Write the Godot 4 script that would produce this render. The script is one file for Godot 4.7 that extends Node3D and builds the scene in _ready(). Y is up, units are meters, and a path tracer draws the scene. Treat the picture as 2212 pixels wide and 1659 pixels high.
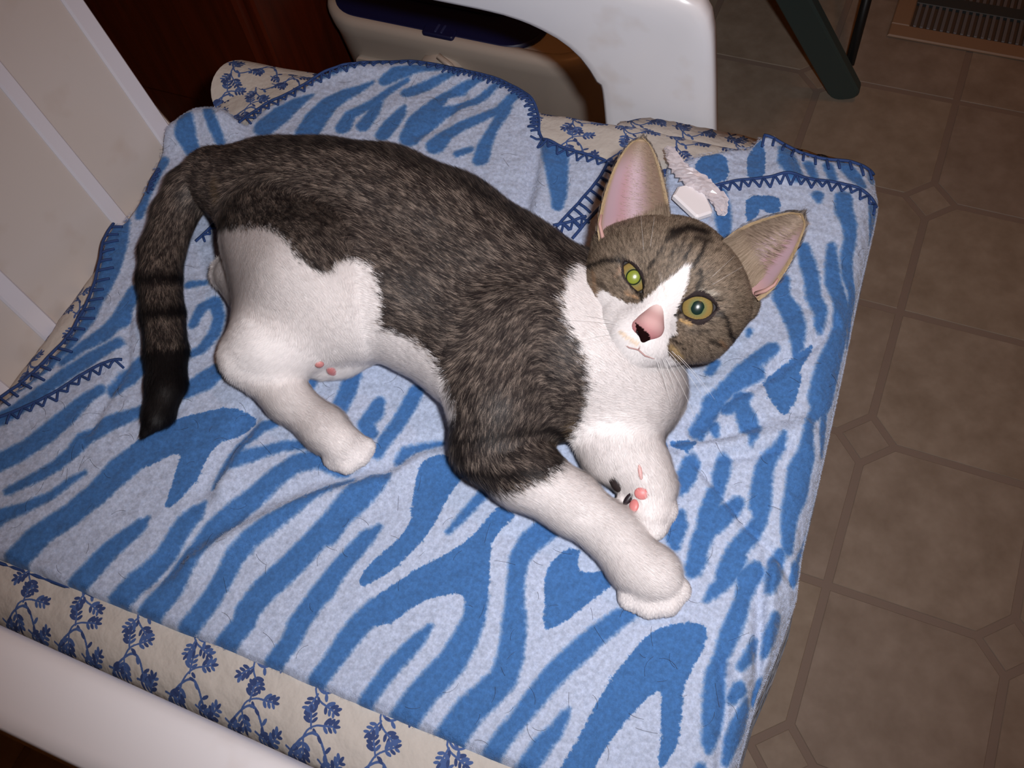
extends Node3D
# A kitten resting on a folded fleece blanket on a cushioned white plastic armchair, seen from above by flash light.

# ---------------------------------------------------------------- measured data (millimetres unless noted)
# print of the fleece: filled patches, then stripes as x, z, width; the last two paint in shading
const STRIPE_POLYS := [
	[-474,764,-460,743,-445,732,-427,722,-412,721,-405,724,-410,735,-419,744,-423,754,-422,765,-420,779,-423,790,-427,800,-431,799,-433,790,-437,776,-440,763,-447,767,-456,778,-469,786,-479,772],
	[-284,714,-272,706,-257,714,-260,722,-262,735,-262,749,-264,762,-269,776,-276,789,-285,801,-289,801,-290,795,-288,785,-280,770,-276,756,-281,744,-285,731,-286,721],
	[-229,725,-217,726,-221,736,-224,746,-224,752,-218,768,-212,786,-209,797,-221,802,-223,790,-226,786,-232,785,-243,792,-252,801,-257,810,-262,817,-282,825,-278,806,-269,793,-259,778,-248,766,-241,756,-235,745,-233,735],
	[-182,737,-172,735,-173,743,-168,748,-162,746,-152,739,-146,745,-151,753,-158,764,-165,777,-170,783,-175,787,-179,781,-180,774,-186,763,-187,750],
	[-111,760,-103,755,-94,753,-90,755,-89,762,-90,771,-92,782,-93,791,-89,805,-87,818,-89,829,-91,834,-94,831,-96,818,-101,805,-103,795,-107,798,-113,809,-118,823,-122,835,-124,847,-126,861,-142,868,-140,849,-137,834,-135,819,-132,803,-128,789,-122,773,-117,765],
	[-104,590,-101,581,-83,575,-81,586,-82,599,-84,610,-89,608,-97,601,-101,595],
	[-159,656,-148,650,-145,655,-148,665],
	[-148,650,-137,645,-129,644,-131,655,-138,654],
	[-200,422,-180,411,-170,435,-182,445,-192,450],
	[-165,406,-162,392,-157,392,-152,406,-147,427,-158,432,-163,417],
	[-155,448,-134,440,-128,452,-135,459,-143,455,-142,461,-147,471,-151,463],
	[-103,587,-96,574,-87,560,-81,550,-81,561,-85,576,-82,590,-83,603,-92,604,-100,596,-104,590]]
const STRIPE_LINES := [
	[-561,817,14.5,-557,811,14.5,-546,797,14.6,-537,780,16.1,-532,764,15,-529,752,11.1,-523,741,8.5],
	[-538,826,6.7,-527,813,9.2,-518,800,9.3,-513,788,10.6,-510,775,13.3,-501,761,13.4,-490,751,10.9,-483,744,8.3],
	[-538,846,11.4,-532,843,11.4,-519,832,8.4,-508,819,6.6,-502,806,6,-496,797,2.9],
	[-506,861,18.1,-498,843,17.2,-487,825,17.4,-479,806,18.8,-474,787,21.6,-468,773,19.3],
	[-508,867,11,-500,862,15.7],
	[-471,868,7.3,-472,860,6.2,-472,855,3],
	[-448,871,13.9,-451,862,16.3,-452,851,15.4,-449,839,13.2,-444,827,12.2,-439,816,9.9,-437,810,3.4],
	[-423,866,13.7,-423,852,15.1,-417,840,14.1,-413,827,11.9,-413,815,13.2,-412,805,13.3,-409,796,11.1,-407,788,3.4],
	[-395,864,13.5,-398,847,17.1,-397,832,16.2,-395,819,16.4,-391,802,17.8,-385,787,15.7,-379,772,13.5,-373,757,13.6,-365,744,13.7,-352,736,12.5,-333,737,10],
	[-373,860,12.3,-370,842,13.6,-369,827,12.7,-369,814,11.7,-365,800,10.7,-358,787,10.8,-349,773,9.7,-340,759,7.5,-332,750,6.3,-324,742,3.4],
	[-341,855,13.1,-345,839,15.6,-342,824,16.9,-336,810,17.1,-329,791,16.2,-324,774,15.3,-319,761,15.4,-315,748,14.4],
	[-321,780,13.2,-319,766,14.2,-313,751,15.2,-309,740,14.5,-304,733,7.5],
	[-311,853,11.8,-312,834,13.2,-309,816,13.4,-306,801,12.5,-302,785,11.5,-298,772,10.5],
	[-306,813,11,-305,796,11.2,-301,783,11.3,-298,773,9.7,-294,764,4.6],
	[-252,752,3.7,-248,741,5.9,-244,729,6.8,-241,720,7.3],
	[-273,811,13.8,-278,823,14.1,-281,836,13.1,-283,848,11.4,-283,855,9],
	[-219,784,13.3,-216,795,13.1,-216,808,15.2,-218,823,16.5,-223,836,17.1,-228,849,16.2,-231,855,13.1],
	[-253,853,8.8,-249,839,9.7,-245,828,9.8,-241,818,8.7,-238,809,3.6],
	[-196,728,15.3,-203,741,14.3,-205,753,12.1,-202,766,10.7,-197,780,11.7,-194,791,12.7],
	[-195,784,13,-191,796,14.8,-188,808,15.3,-187,820,15.8,-192,832,16.8,-198,843,17.4,-202,853,15.1],
	[-178,853,9,-172,842,9.8,-168,829,11.4,-164,816,12.3,-159,803,12.8,-153,792,12.9,-148,782,11.9],
	[-153,791,12.9,-146,778,11.9,-139,767,11.2,-132,759,7.4],
	[-158,855,11,-154,846,10.4,-150,837,8.7,-148,827,5.5,-147,823,2],
	[-73,712,8.2,-77,721,11.3,-77,731,8.9,-77,742,10.3,-78,753,11.3,-79,767,8.2,-79,777,11,-76,789,13,-73,802,11.4,-72,812,8.2,-71,816,3.9],
	[-96,739,3.1,-93,732,7.8,-89,724,9,-87,716,10.7,-86,709,10.7],
	[-108,723,10.7,-107,716,10],
	[-65,703,9.3,-64,714,9.2,-64,722,5.1],
	[-55,735,8.5,-55,746,10.2,-55,755,5.9],
	[-64,751,4.3,-64,760,7.5,-67,768,5.7],
	[-64,780,9.8,-66,785,7.3],
	[-56,785,8,-57,798,13.9,-59,807,11.3,-59,816,7],
	[-50,770,7.7,-49,779,8.2],
	[-48,701,13.8,-49,707,7.1],
	[-72,826,5.9,-73,834,8.6],
	[-108,585,8.5,-118,595,10.3,-124,603,9.4,-127,615,9.7,-130,627,11.4,-132,637,10.8,-129,641,4.7],
	[-124,631,8.2,-121,635,4.7],
	[-114,605,10.2,-111,613,11,-105,621,13,-102,625,12.9,-99,631,6.8,-99,637,2.5],
	[-67,569,18.3,-65,575,18.5,-64,586,17.5,-66,596,11.4,-69,606,5.8,-69,615,6.6,-67,622,9.4,-65,630,13.1,-66,642,16.6,-64,656,16.7,-65,669,12.4,-63,681,10.7,-60,692,8.2],
	[-60,599,6.8,-57,610,7.1,-52,622,4.5],
	[-82,624,3.4,-82,631,6.7,-86,640,10.1,-87,649,11.2,-85,663,12.7,-83,673,13.3,-80,682,7.6],
	[-111,652,9.3,-110,661,10.4,-109,669,7.8,-110,676,10.7,-110,689,11.3,-108,698,12,-109,708,11.5,-108,718,10.6,-108,726,7.8],
	[-96,676,9.3,-101,685,12.5,-105,694,12.4],
	[-129,660,11,-129,669,12.1,-130,677,9.6,-129,681,3.7],
	[-125,693,5.3,-124,701,10.9,-124,710,10,-122,714,6.8],
	[-81,684,9.2,-84,694,11.5,-88,704,11.4,-90,714,10.5,-91,722,8.9],
	[-75,711,8.9,-79,719,10.4],
	[-64,697,7.3,-64,707,9.1,-64,712,8.2],
	[-45,646,0.4,-44,659,0.4,-44,673,0.4,-45,685,5.3,-49,693,5.3],
	[-48,700,10.2,-50,707,7.8],
	[-140,397,10.7,-135,409,15.6,-128,420,12.5],
	[-121,403,8.3,-114,416,5.4],
	[-108,399,7.6,-102,411,6.8],
	[-98,394,9,-88,403,11.8,-82,409,8.4],
	[-73,388,13.4,-74,396,7.8],
	[-174,449,9.7,-168,460,10.3,-164,473,11.5,-160,484,8.6],
	[-108,432,8.8,-106,437,3.5],
	[-91,428,12.2,-88,440,12.7,-82,450,11.4,-78,463,9.4,-77,477,9.3,-72,492,10.4,-63,503,10,-60,520,7.6,-53,536,7.2],
	[-65,426,13.2,-61,439,10.3,-58,451,2.9],
	[-89,472,5.7,-85,487,9.6,-80,503,12.1,-71,515,14.2,-65,531,15.2,-65,546,16.1,-66,562,19.3,-66,577,20.2,-66,590,18.4],
	[-106,479,8.4,-100,492,11.6,-94,505,10.1,-90,518,9.9,-83,529,9.2,-81,540,6.6],
	[-112,509,8.2,-110,523,11.9,-101,533,14.3,-95,544,12.2,-91,557,9.6,-90,564,4],
	[-105,567,10.2,-110,575,10.8,-118,588,9.5,-124,605,9.3,-131,617,9.3],
	[-136,587,7.1,-137,595,6.5],
	[-111,604,8.7,-119,616,9.8],
	[-122,556,4.8,-122,560,2.3],
	[-533,489,20.2,-527,473,18.8,-521,460,12.5,-512,448,3.6],
	[-497,484,19.9,-497,468,20.2,-494,452,17.2,-485,439,12.5,-477,429,7.7,-470,420,2.8],
	[-471,471,13.6,-472,459,10.6,-465,448,9.1,-457,435,7.6,-452,422,6.8,-444,409,4.4],
	[-456,465,12,-455,452,10.6,-456,440,9.1],
	[-436,469,13.4,-435,457,14.3,-433,446,10.5,-433,438,4.3],
	[-461,416,10.1,-455,407,12.6,-441,397,9.3,-421,390,6.1],
	[-438,422,10.7,-430,414,11.6,-419,402,7.6,-407,391,6],
	[-414,466,17.8,-413,450,22.6,-409,438,22.8,-410,428,13.6,-407,416,9,-398,405,9.1,-386,394,5.9],
	[-402,435,10.4,-392,423,8.9,-382,415,7.4,-374,403,7.4,-370,395,5.9],
	[-391,468,16.1,-388,455,11.7,-379,442,10.3,-368,430,8.8,-359,419,9.6,-352,404,9.6],
	[-371,471,7,-364,463,5.6],
	[-352,471,12.8,-355,457,11.5,-355,440,8.6,-354,417,10.3],
	[-306,437,19.4,-300,449,20.6,-292,466,16.7,-283,486,12.1,-280,496,8.6],
	[-522,433,8.6,-508,420,10.3,-493,406,10.3,-476,396,4.5],
	[-592,508,11.4,-586,522,15.2,-577,530,11.1],
	[-579,496,7.4,-569,506,9.3,-559,516,7.2],
	[-595,548,11.1,-594,567,12.8,-590,584,10.7,-583,600,6.9],
	[-594,612,16.9,-584,632,19.3,-576,652,17.1,-572,673,15,-568,693,14.7,-569,715,14.5,-574,734,15.9,-584,754,17.3,-594,770,17.1],
	[-547,661,10.7,-543,685,13.8,-546,700,13.6,-556,715,8.6,-562,731,6.1],
	[-533,704,8.6,-545,722,12.5,-555,739,10.8,-563,758,12.3,-571,775,12.1,-579,786,11.3],
	[-506,714,14.7,-510,725,17.8,-513,736,12.9],
	[-488,673,6.9,-489,658,8.7,-483,651,9.8,-473,661,8.6,-469,675,9.5,-471,688,8.4,-475,694,6.2],
	[-463,721,12.2,-455,710,16.4,-450,700,13.3],
	[-510,644,6.6,-499,638,4.4],
	[-384,679,8,-385,689,11,-383,695,6.4],
	[-359,673,12,-357,686,12.8,-356,699,11.7],
	[-333,685,8.2,-332,694,12.5,-334,703,10.5,-328,708,10.4],
	[-313,670,10.7,-313,683,10.6,-314,697,10.4,-316,708,9.4,-317,719,7.4],
	[-282,698,4.1,-292,704,5.5,-301,712,7.4,-303,719,6],
	[-408,777,3.1,-407,764,9.6,-406,753,10.9,-404,739,9.8,-399,728,8.6,-392,723,6.7],  # dark shading by the hind leg painted as a stripe, its branch next
	[-403,758,10.2,-391,745,8.4,-378,735,7.2,-362,729,5.9]]
# outline of the blanket, unrolled over the front edge
const BLANKET_EDGE := [-604.2,524.1,-609.5,511,-604.2,499.3,-588.6,487.8,-569.2,486.4,-559,490.8,-550.6,491.5,-547.2,474.6,-538.4,459.2,-528.1,445.9,-516,427.7,-501.8,413.1,-482.7,399.4,-461.4,390.1,-434.2,384.7,-404.9,384.7,-380.3,384.8,-358.2,389.3,-338.3,399.3,-326,413.8,-320.9,427.4,-310.6,438.2,-287.6,441.6,-265,442.9,-259,446.4,-247.3,474.3,-224,528.1,-193.7,518.4,-216.5,438.2,-200.6,421.6,-183.4,409.4,-168.7,400.2,-161.5,388.6,-153.8,385.3,-144.3,388.7,-126.5,392.3,-106.7,391.5,-72.6,385.3,40,385.3,40,866,-150,862,-330,864,-505,867,-590,868,-586.3,772.9,-580.3,759.2,-574.1,740.1,-570.1,717.3,-571.8,696.3,-578.9,669.6,-586.6,650,-596,630.3,-599.7,612.8,-592.9,610.7,-591.2,595,-594.3,571.7,-598.9,553.2]
# front edge of the seat where the blanket turns down: z, x
const DRAPE := [383,-75,413,-66,485,-63,545,-59,615,-55,685,-52,714,-48,747,-50,776,-54,870,-54]
# folds: x1, z1, x2, z2, height, width
const RELIEF := [
	[-316.1,731.5,-335,746.7,-7,7], [-335,746.7,-354.3,761.1,-7,7], [-354.3,761.1,-371.1,779.8,-7,7], [-371.1,779.8,-388.5,802.6,-7,7], [-388.5,802.6,-402.9,824,-7,7], [-402.9,824,-415.1,842.7,-7,7], [-312.2,739.2,-335.9,757.8,8,10], [-335.9,757.8,-357.9,779,8,10], [-357.9,779,-377.9,803.2,8,10], [-377.9,803.2,-392.6,824,8,10], [-277.9,697.3,-294.5,707.6,-7,5], [-294.5,707.6,-302,719.6,-7,5], [-302,719.6,-314.6,734.3,-7,5], [-314.6,734.3,-328.6,746.1,-7,5], [-268.2,704.2,-287.5,715.5,6,8], [-287.5,715.5,-296.8,730.3,6,8], [-143.6,653.4,-127.5,657.7,-4,2.6], [-127.5,657.7,-105.7,672.7,-4,2.6], [-105.7,672.7,-84.4,688.5,-4,2.6], [-84.4,688.5,-65,699.6,-4,2.6], [-65,699.6,-39.5,717.2,-4,2.6], [-134.7,653.6,-116.5,646.1,6,7], [-116.5,646.1,-99.3,635.4,6,7], [-99.3,635.4,-82.1,625,6,7], [-82.1,625,-70.5,614.2,6,7], [-144.6,650.3,-126.4,642.2,-4,3], [-126.4,642.2,-109.2,631.1,-4,3], [-109.2,631.1,-97.7,620.3,-4,3], [-127.5,657.7,-107.4,647.3,-5,3], [-107.4,647.3,-87.7,636,-5,3], [-87.7,636,-78.2,628.7,-5,3], [-71.8,530.4,-84.5,558.9,-7,4], [-84.5,558.9,-106.1,589.9,-7,4], [-106.1,589.9,-123.9,611,-7,4], [-123.9,611,-133.6,638,-7,4], [-77.4,526.8,-91.7,554.2,4,10], [-91.7,554.2,-113.8,583.8,4,10], [-113.8,583.8,-131.3,606.4,4,10], [-70.3,703,-68.1,724.9,-6,3], [-68.1,724.9,-61.2,753.6,-6,3], [-61.2,753.6,-52.7,770.2,-6,3], [-52.7,770.2,-51.5,779.9,-6,3], [-61.3,822.4,-67.3,799.7,-5,3], [-67.3,799.7,-72,779.9,-5,3], [-72,779.9,-77.2,769.3,-5,3], [-67.3,709.3,-58.1,734.8,5,6], [-58.1,734.8,-48.9,757.7,5,6], [-56.8,796.4,-65.8,767.7,4,7], [-65.8,767.7,-72.1,739.8,4,7], [-537.2,684.9,-516.5,718.5,-4,4], [-516.5,718.5,-514.2,745,-4,4], [-514.2,745,-512,770.5,-4,4], [-318.6,434.2,-309.9,470.3,-7,4], [-309.9,470.3,-299.9,513.2,-7,4], [-308.4,436.1,-298.3,471.5,3,7], [-298.3,471.5,-290.3,505.7,3,7], [-596.7,521.9,-588.4,502.7,13,13], [-588.4,502.7,-569.5,497.1,13,13], [-410.5,724,-411.3,753.1,-7,6], [-411.3,753.1,-410.9,777.3,-7,6], [-401.9,748,-400.5,777,5,8], [-154.7,388.5,-140.1,404.8,6,9], [-140.1,404.8,-133.1,418.8,6,9], [-216,439.4,-200.2,422.9,2,8], [-200.2,422.9,-171.1,403.8,2,8], [-516.8,417.9,-441.2,396.6,7,12], [-441.2,396.6,-380.8,393,7,12], [-380.8,393,-343.5,406,7,12], [-393.7,410,-395.6,441.8,-3,5], [-395.6,441.8,-410.6,461.5,-3,5]]
# embroidery: kind (0 zigzag, 1 bars, 3 plain line), pitch, depth, then x, z
const STITCHES := [
	[0,8,6.5,-553.3,494.4,-551,479.5,-540.6,463.1,-527.6,446.9,-515.3,429.1,-500.8,415.1,-481.5,401.8,-460.2,392.5,-433,387.1,-403.8,387.1],
	[0,4.5,7.5,-420.1,387.9,-378.8,388.2,-356.9,392.6,-337.7,402.8,-326.4,416.5,-319.8,432.1],
	[0,8,7,-320.7,429.9,-309.9,440,-286.9,443.3,-264.4,444.7,-259.1,447.3],
	[1,7,-11,-258.7,447.2,-260.4,465.5,-266.1,489.2,-273.7,516],
	[3,7,8,-243.7,457.1,-246.4,474.9,-251.7,494.5,-258.9,522.2],
	[0,7,8,-276,514.6,-266.1,507.9,-255.2,499.2],
	[0,7.5,8,-180.8,447,-162.1,435.4,-132,423,-103.9,416.7,-84.6,416.1,-62.5,421],
	[1,8,9,-158.2,388.1,-144,390,-126.1,393.6,-106.4,392.8,-72.5,386.6],
	[1,8.5,10,-587.7,771.1,-581.3,758,-575,738.8,-570.5,716.7,-571.8,696.3,-578.2,669.4,-585.6,649.7,-594.9,630,-597.7,613.2],
	[0,8.5,6.5,-577.6,784.1,-566.2,772.5,-553.7,756.7,-543.3,737.5,-532.7,724,-522.3,714.6],
	[0,7,5,-524.6,608.9,-521.8,596.6,-520.2,582.2],
	[0,5,3,-587.5,579.4,-592.6,566.3,-593,555.4],
	[4,8,3,-534.4,869.1,-512.1,868.4,-408.3,863.3,-325,859.7,-244.5,856.5,-168.3,856.9,-141.5,857.3]]
# kitten: a, b, radius at a, radius at b, blend, fur direction
const BODY_BONES := [
	[-519.9,482,567.9,-460.5,496,578.7,23,35,7.0,-1],
	[-460.5,496,578.7,-422.7,496,570.5,35,37,7.0,-1],
	[-422.7,496,570.5,-377.3,496,566.3,37,39,7.0,-1],
	[-377.3,496,566.3,-326.5,496,577.3,39,41,7.0,-1],
	[-326.5,496,577.3,-274.4,497,596.8,41,40,7.0,-1],
	[-274.4,497,596.8,-235.2,500,606.8,40,34,7.0,-1],
	[-235.2,500,606.8,-202,504,596.9,34,28,7.0,-1],
	[-427.2,486,609.5,-368.5,488,616.7,32,37,7.0,-1],
	[-368.5,488,616.7,-319,490,625.4,37,39,7.0,-1],
	[-319,490,625.4,-265.6,490,642.8,39,39,7.0,-1],
	[-265.6,490,642.8,-224.5,488,652.3,39,36,7.0,-1],
	[-222.2,494,625.5,-189,492,634,37,36,6.0,-1],
	[-189,492,634,-168.3,486,638.6,36,26,6.0,-1],
	[-435.9,504,610.4,-395.5,506,635.3,32,35,9.0,1],
	[-395.5,506,635.3,-366.3,496,647.2,35,29,9.0,1],
	[-430.4,499,628.4,-419,490,654.5,22,20,9.0,1],
	[-379.3,492,654.4,-403,486,679,26,24,6.0,1],
	[-403,486,679,-419.4,479,692.4,24,16,6.0,1],
	[-420.2,477,693.7,-384.3,471,709.5,14,12.5,3.0,1],
	[-384.3,471,709.5,-352,468,719.8,12.5,12.5,3.0,1],
	[-352,468,719.8,-337.1,466,724.9,12.5,11,3.0,1],
	[-471,476,637.5,-443.9,478,647.9,9.5,14,4.0,1],
	[-353.5,466,651,-367.3,464,666.7,12,10.5,3.0,1],
	[-367.3,464,666.7,-375.7,462,673.6,10.5,9,3.0,1],
	[-526.9,482,567.3,-536.5,479,580.5,17.6,16.6,1.4,1],
	[-536.5,479,580.5,-539.8,474,600.1,16.6,15,1.4,1],
	[-539.8,474,600.1,-533.6,470,630.7,15,14.6,1.4,1],
	[-533.6,470,630.7,-522.9,469,652.4,14.6,14,1.4,1],
	[-522.9,469,652.4,-503.6,468,678.7,14,13.6,1.4,1],
	[-503.6,468,678.7,-484.1,468,704.1,13.6,13,1.4,1],
	[-484.1,468,704.1,-470.6,467,725.7,13,12,1.4,1],
	[-470.6,467,725.7,-464.9,465,744.9,12,9.1,1.4,1],
	[-464.9,465,744.9,-468.4,461,759.2,9.1,2.6,1.4,1],
	[-248,514,640.5,-242.5,502,675.3,28,28,5.0,1],
	[-242.5,502,675.3,-243.6,486,701.5,28,20,5.0,1],
	[-242.4,484,704.9,-216.7,482,710.9,18.5,19.5,3.0,1],
	[-216.7,482,710.9,-185.4,476,717.3,19.5,15.5,3.0,1],
	[-185.4,476,717.3,-157.1,472,725.1,15.5,14,3.0,1],
	[-157.1,472,725.1,-139.1,469,736.6,14,13.5,3.0,1],
	[-139.1,469,736.6,-128.4,468,739,14.8,15.8,2.5,1],
	[-174.6,482,650.3,-172.2,478,673.8,25,19,4.0,1],
	[-172.2,478,673.8,-157,476,680.3,19,17,4.0,1],
	[-157,476,680.3,-145.4,474,691,15,13.5,2.5,1],
	[-145.4,474,691,-140.5,472,703.9,13.5,11,2.5,1],
	[-128.4,468,739,-134.8,461,753.3,8.5,7.8,1.8,1],
	[-128.4,468,739,-124.3,462,754.3,8.5,8,1.8,1],
	[-128.4,468,739,-115.5,461,749.8,8.5,7.8,1.8,1],
	[-128.4,468,739,-111.6,461,740.7,8.5,7,1.8,1],
	[-337.1,466,724.9,-339.6,460,733.8,8.5,6.7,1.8,1],
	[-337.1,466,724.9,-330.3,461,734.4,8.5,6.7,1.8,1],
	[-337.1,466,724.9,-324.9,461,727.3,8.5,6.7,1.8,1],
	[-337.1,466,724.9,-324.6,460,719.8,8.5,6.2,1.8,1],
	[-140.5,472,703.9,-153.2,472,703.8,8.5,6.2,1.8,1],
	[-140.5,472,703.9,-145.1,470,710.8,8.5,7.2,1.8,1],
	[-140.5,472,703.9,-135.3,468,710.9,8.5,7.7,1.8,1],
	[-140.5,472,703.9,-133.2,470,700.4,8.5,7.2,1.8,1]]
const HEAD_BONES := [
	[0,8,-33,0,2,-34,35,36],
	[-15,2,-32,15,2,-32,32,32],
	[-25,-12,-26,-14,-22,-18,19,15],
	[25,-12,-26,14,-22,-18,19,15],
	[0,14,-14,0,-18,6,16,9.5],
	[-7,-29,2,-11,-28,-6,9.5,11],
	[7,-29,2,11,-28,-6,9.5,11],
	[0,-38,-3,0,-36,-14,9,14],
	[0,-28,-16,0,-20,-24,20,26],
	[-28,2,-27,-42,9,-30,18,8],
	[28,4,-27,44,12,-34,19,7.5],
	[-14,13,-16,-24,7,-20,14,14],
	[14,13,-16,24,7,-20,14,14]]
const HEAD_AXES := [Vector3(0.96737, -0.23993, 0.08145), Vector3(0.19968, 0.52404, -0.82796), Vector3(0.15597, 0.81720, 0.55485), Vector3(-0.16564, 0.54582, 0.60396)]
const FLANK := [Vector3(0.93535, -0.30519, -0.17886), Vector3(0.00000, 0.50562, -0.86276)]
const WHITE_COAT := [
	[-689.9,-277.9,-662.4,-272.4,-650.9,-277.2,-640.4,-285.2,-629.2,-289.7,-620.9,-289.3,-618.1,-282.2,-612.2,-277.5,-600,-277.5,-591.4,-284.7,-585.3,-295.8,-580.7,-313.2,-572.8,-311.7,-560.8,-312.9,-548,-317.2,-538.4,-326.4,-531.1,-337.7,-523.4,-347.6,-528.4,-357.6,-521.3,-402.9,-575.7,-444.3,-658.6,-432.8,-707,-346.8,-723.9,-305.6,-715.8,-287.4],
	[-479.4,-244.8,-483.3,-258.4,-484,-266.9,-477.6,-278.6,-467.2,-288.9,-459.1,-299.9,-455.2,-315.1,-454.2,-333.6,-455.8,-351.6,-458.4,-358.4,-473.2,-370.6,-488.5,-382.4,-497.7,-398,-415.2,-458.1,-328.9,-409.3,-339.6,-269.1,-376.9,-268.8,-438.1,-239.8]]
const BLACK_TAIL := [-735.3,-371.2,-701.2,-359.1,-672.9,-415.9,-715.7,-428.9]
const DARK_COAT := [
	[5.6,0.9,-519.7,-363.9,-502.7,-352,-483.3,-343.8,-467.4,-340.2,-452.8,-345.2],
	[5.5,0.9,-511.3,-378.8,-493.9,-373.2,-477.4,-365,-458.5,-357.9],
	[2.5,0.8,-491.9,-361.4,-474.5,-355.2,-458.9,-355.7],
	[3.1,0.9,-473.6,-338.7,-460.3,-339.9,-451.6,-344.8],
	[3.7,0.6,-518.9,-333.1,-513.6,-342.5,-508.8,-349.6],
	[2.9,0.5,-510.5,-325.1,-502.5,-339],
	[2.3,0.7,-493.9,-317.7,-478.3,-324.4,-461.6,-328.4],
	[2.3,0.6,-492.1,-304,-476.1,-313,-461.3,-317],
	[5.1,0.6,-523.3,-346.1,-520,-362.6,-509.3,-376.2],
	[12.5,0.55,-719,-235.6,-681.3,-216.3,-640.6,-203.7,-602.4,-203.9,-558,-210.2,-516.7,-225.1,-481.4,-248.2],
	[5.9,0.5,-641.4,-281.7,-622.3,-289.2],
	[4.8,0.35,-658.6,-251.9,-658.1,-267.4],
	[4.8,0.3,-626.2,-225.9,-624.3,-248],
	[3.8,0.3,-584.7,-269.8,-571.9,-283.5],
	[3.9,0.3,-564.1,-240.6,-555.3,-261.7],
	[6.4,0.8,-770.7,-311.3,-758.6,-328.8,-740.6,-356.6],
	[10.4,1,-759.4,-329,-724.1,-315.8],
	[12.1,1,-749,-350,-720.9,-340.8],
	[8.7,0.95,-745.2,-354.8,-732.8,-370.2],
	[7.2,0.95,-717.9,-347.2,-708.5,-363.6],
	[3.2,0.7,-770.7,-311.3,-759.8,-335.8],
	[3,0.6,-735.6,-366.3,-710.8,-359.4]]
const TAN_COAT := [
	[6.5,0.6,-719.6,-250.6,-714.9,-262.7],
	[3.1,0.8,-459,-332,-455.8,-349],
	[1.7,0.5,-465.2,-346.9,-457.5,-351.9]]
const WHITE_FACE := [2.4,17.2,6,18.1,8.6,9.2,9.9,1.2,10.1,-6,13.7,-14.5,16.8,-18.8,14,-22.6,14.5,-27.4,18.1,-31.4,26.9,-34.3,36.5,-47.2,-29.4,-81.5,-50,-31.8,-34.5,-21.1,-32.8,-15.8,-23.6,-16.2,-16.9,-16.7,-10.8,-13.6,-6.7,-6.3,-3.9,2.4,0.4,11]
# width, strength, colour, then x, y on the face
const FACE_MARKS := [
	[3.5,1,30,24,22,-47.1,-9.7,-39.8,-2,-29.9,4.7],
	[2.5,1,30,24,22,-14.5,7.1,-13.4,12.8],
	[2,1,30,24,22,-13.4,15.1,-12.6,20.4],
	[1.8,0.88,30,24,22,-5.9,16.5,-6.8,24.8],
	[2.5,1,30,24,22,1,19.9,0.6,28.4],
	[3,1,30,24,22,7.1,18.6,7.8,25.6,7,31.5],
	[2.8,1,30,24,22,15.1,9,14.3,15,11.8,18.1],
	[6.5,1,30,24,22,-12.3,29.8,-4.4,36.8,4.8,38.5],
	[4,0.88,30,24,22,-12.6,24.8,-7.4,31.6],
	[4,0.88,30,24,22,0.7,32.7,8.4,34.5],
	[2,0.88,30,24,22,-3.8,21.9,-3.9,30.5],
	[3,1,30,24,22,32.5,3.2,38.4,0.3,43.4,-5.9],
	[3.5,1,30,24,22,43.4,-5.9,47.7,-7.5],
	[2.5,0.88,30,24,22,35.1,-13.9,42.1,-13.3],
	[1.2,0.88,30,24,22,15.3,-23.4,22.6,-23.2],
	[1,0.88,30,24,22,16,-27.5,24.8,-24.7],
	[1.2,1,30,24,22,14.8,-21.3,16.6,-21.3],
	[2,0.62,30,24,22,23.5,-13.9,33.5,-8],
	[3,0.5,30,24,22,-40.5,-12.3,-30.4,-14.6],
	[1.5,1,30,24,22,-24.2,-3.6,-18.1,-7.6,-11,-9.3],
	[2,1,30,24,22,-13.1,-6.3,-9.3,-11.4],
	[1.8,1,30,24,22,13.5,-5.2,11,-10],
	[1.2,0.88,30,24,22,16.1,-8,24.2,-6.8,29.2,-0.8],
	[1.9,0.9,205,165,110,14.8,-11,21,-10.8],
	[1.9,0.9,190,150,115,-20.1,-11.5,-12.3,-10.8],
	[2.2,0.8,214,188,158,-11.7,-32.1,-0.3,-34],
	[3.2,0.8,196,166,118,17.2,-26.9,25.2,-29.9],
	[1.9,0.7,205,195,180,16.9,9.9,26.3,11.1],
	[1.6,0.4,200,190,180,1.8,-2.9,-7.7,6.9],
	[2.4,0.6,150,115,85,-41.7,-9.9,-34.5,-21.1],
	[2.2,0.5,150,105,70,40.8,-11,47.3,-15],
	[1.1,0.6,200,160,130,-28.7,-6.4,-29.8,0.3]]
const EAR_SHAPES := [[[-16.2,35.8,-24.3,48.1,-36.1,61.5,-45.2,69.4,-51.1,72.1], [-44,2.8,-51.8,13.3,-55.8,25.3,-58.4,38,-59.7,52.3,-58.1,65,-54.3,70.9]],
	[[15,38.1,21.4,50.6,30.5,60.9,40.5,69.5,46.5,72.4], [50,18.2,53.8,26.6,55.1,36.1,55.5,47.4,54.7,58.7,53.3,67.2,50.2,71.5]]]
const NOSE_DARK := [-7.1,-23.3,0,-33.9,5.4,-30.3,3.4,-25.8,-2.2,-24]
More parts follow.
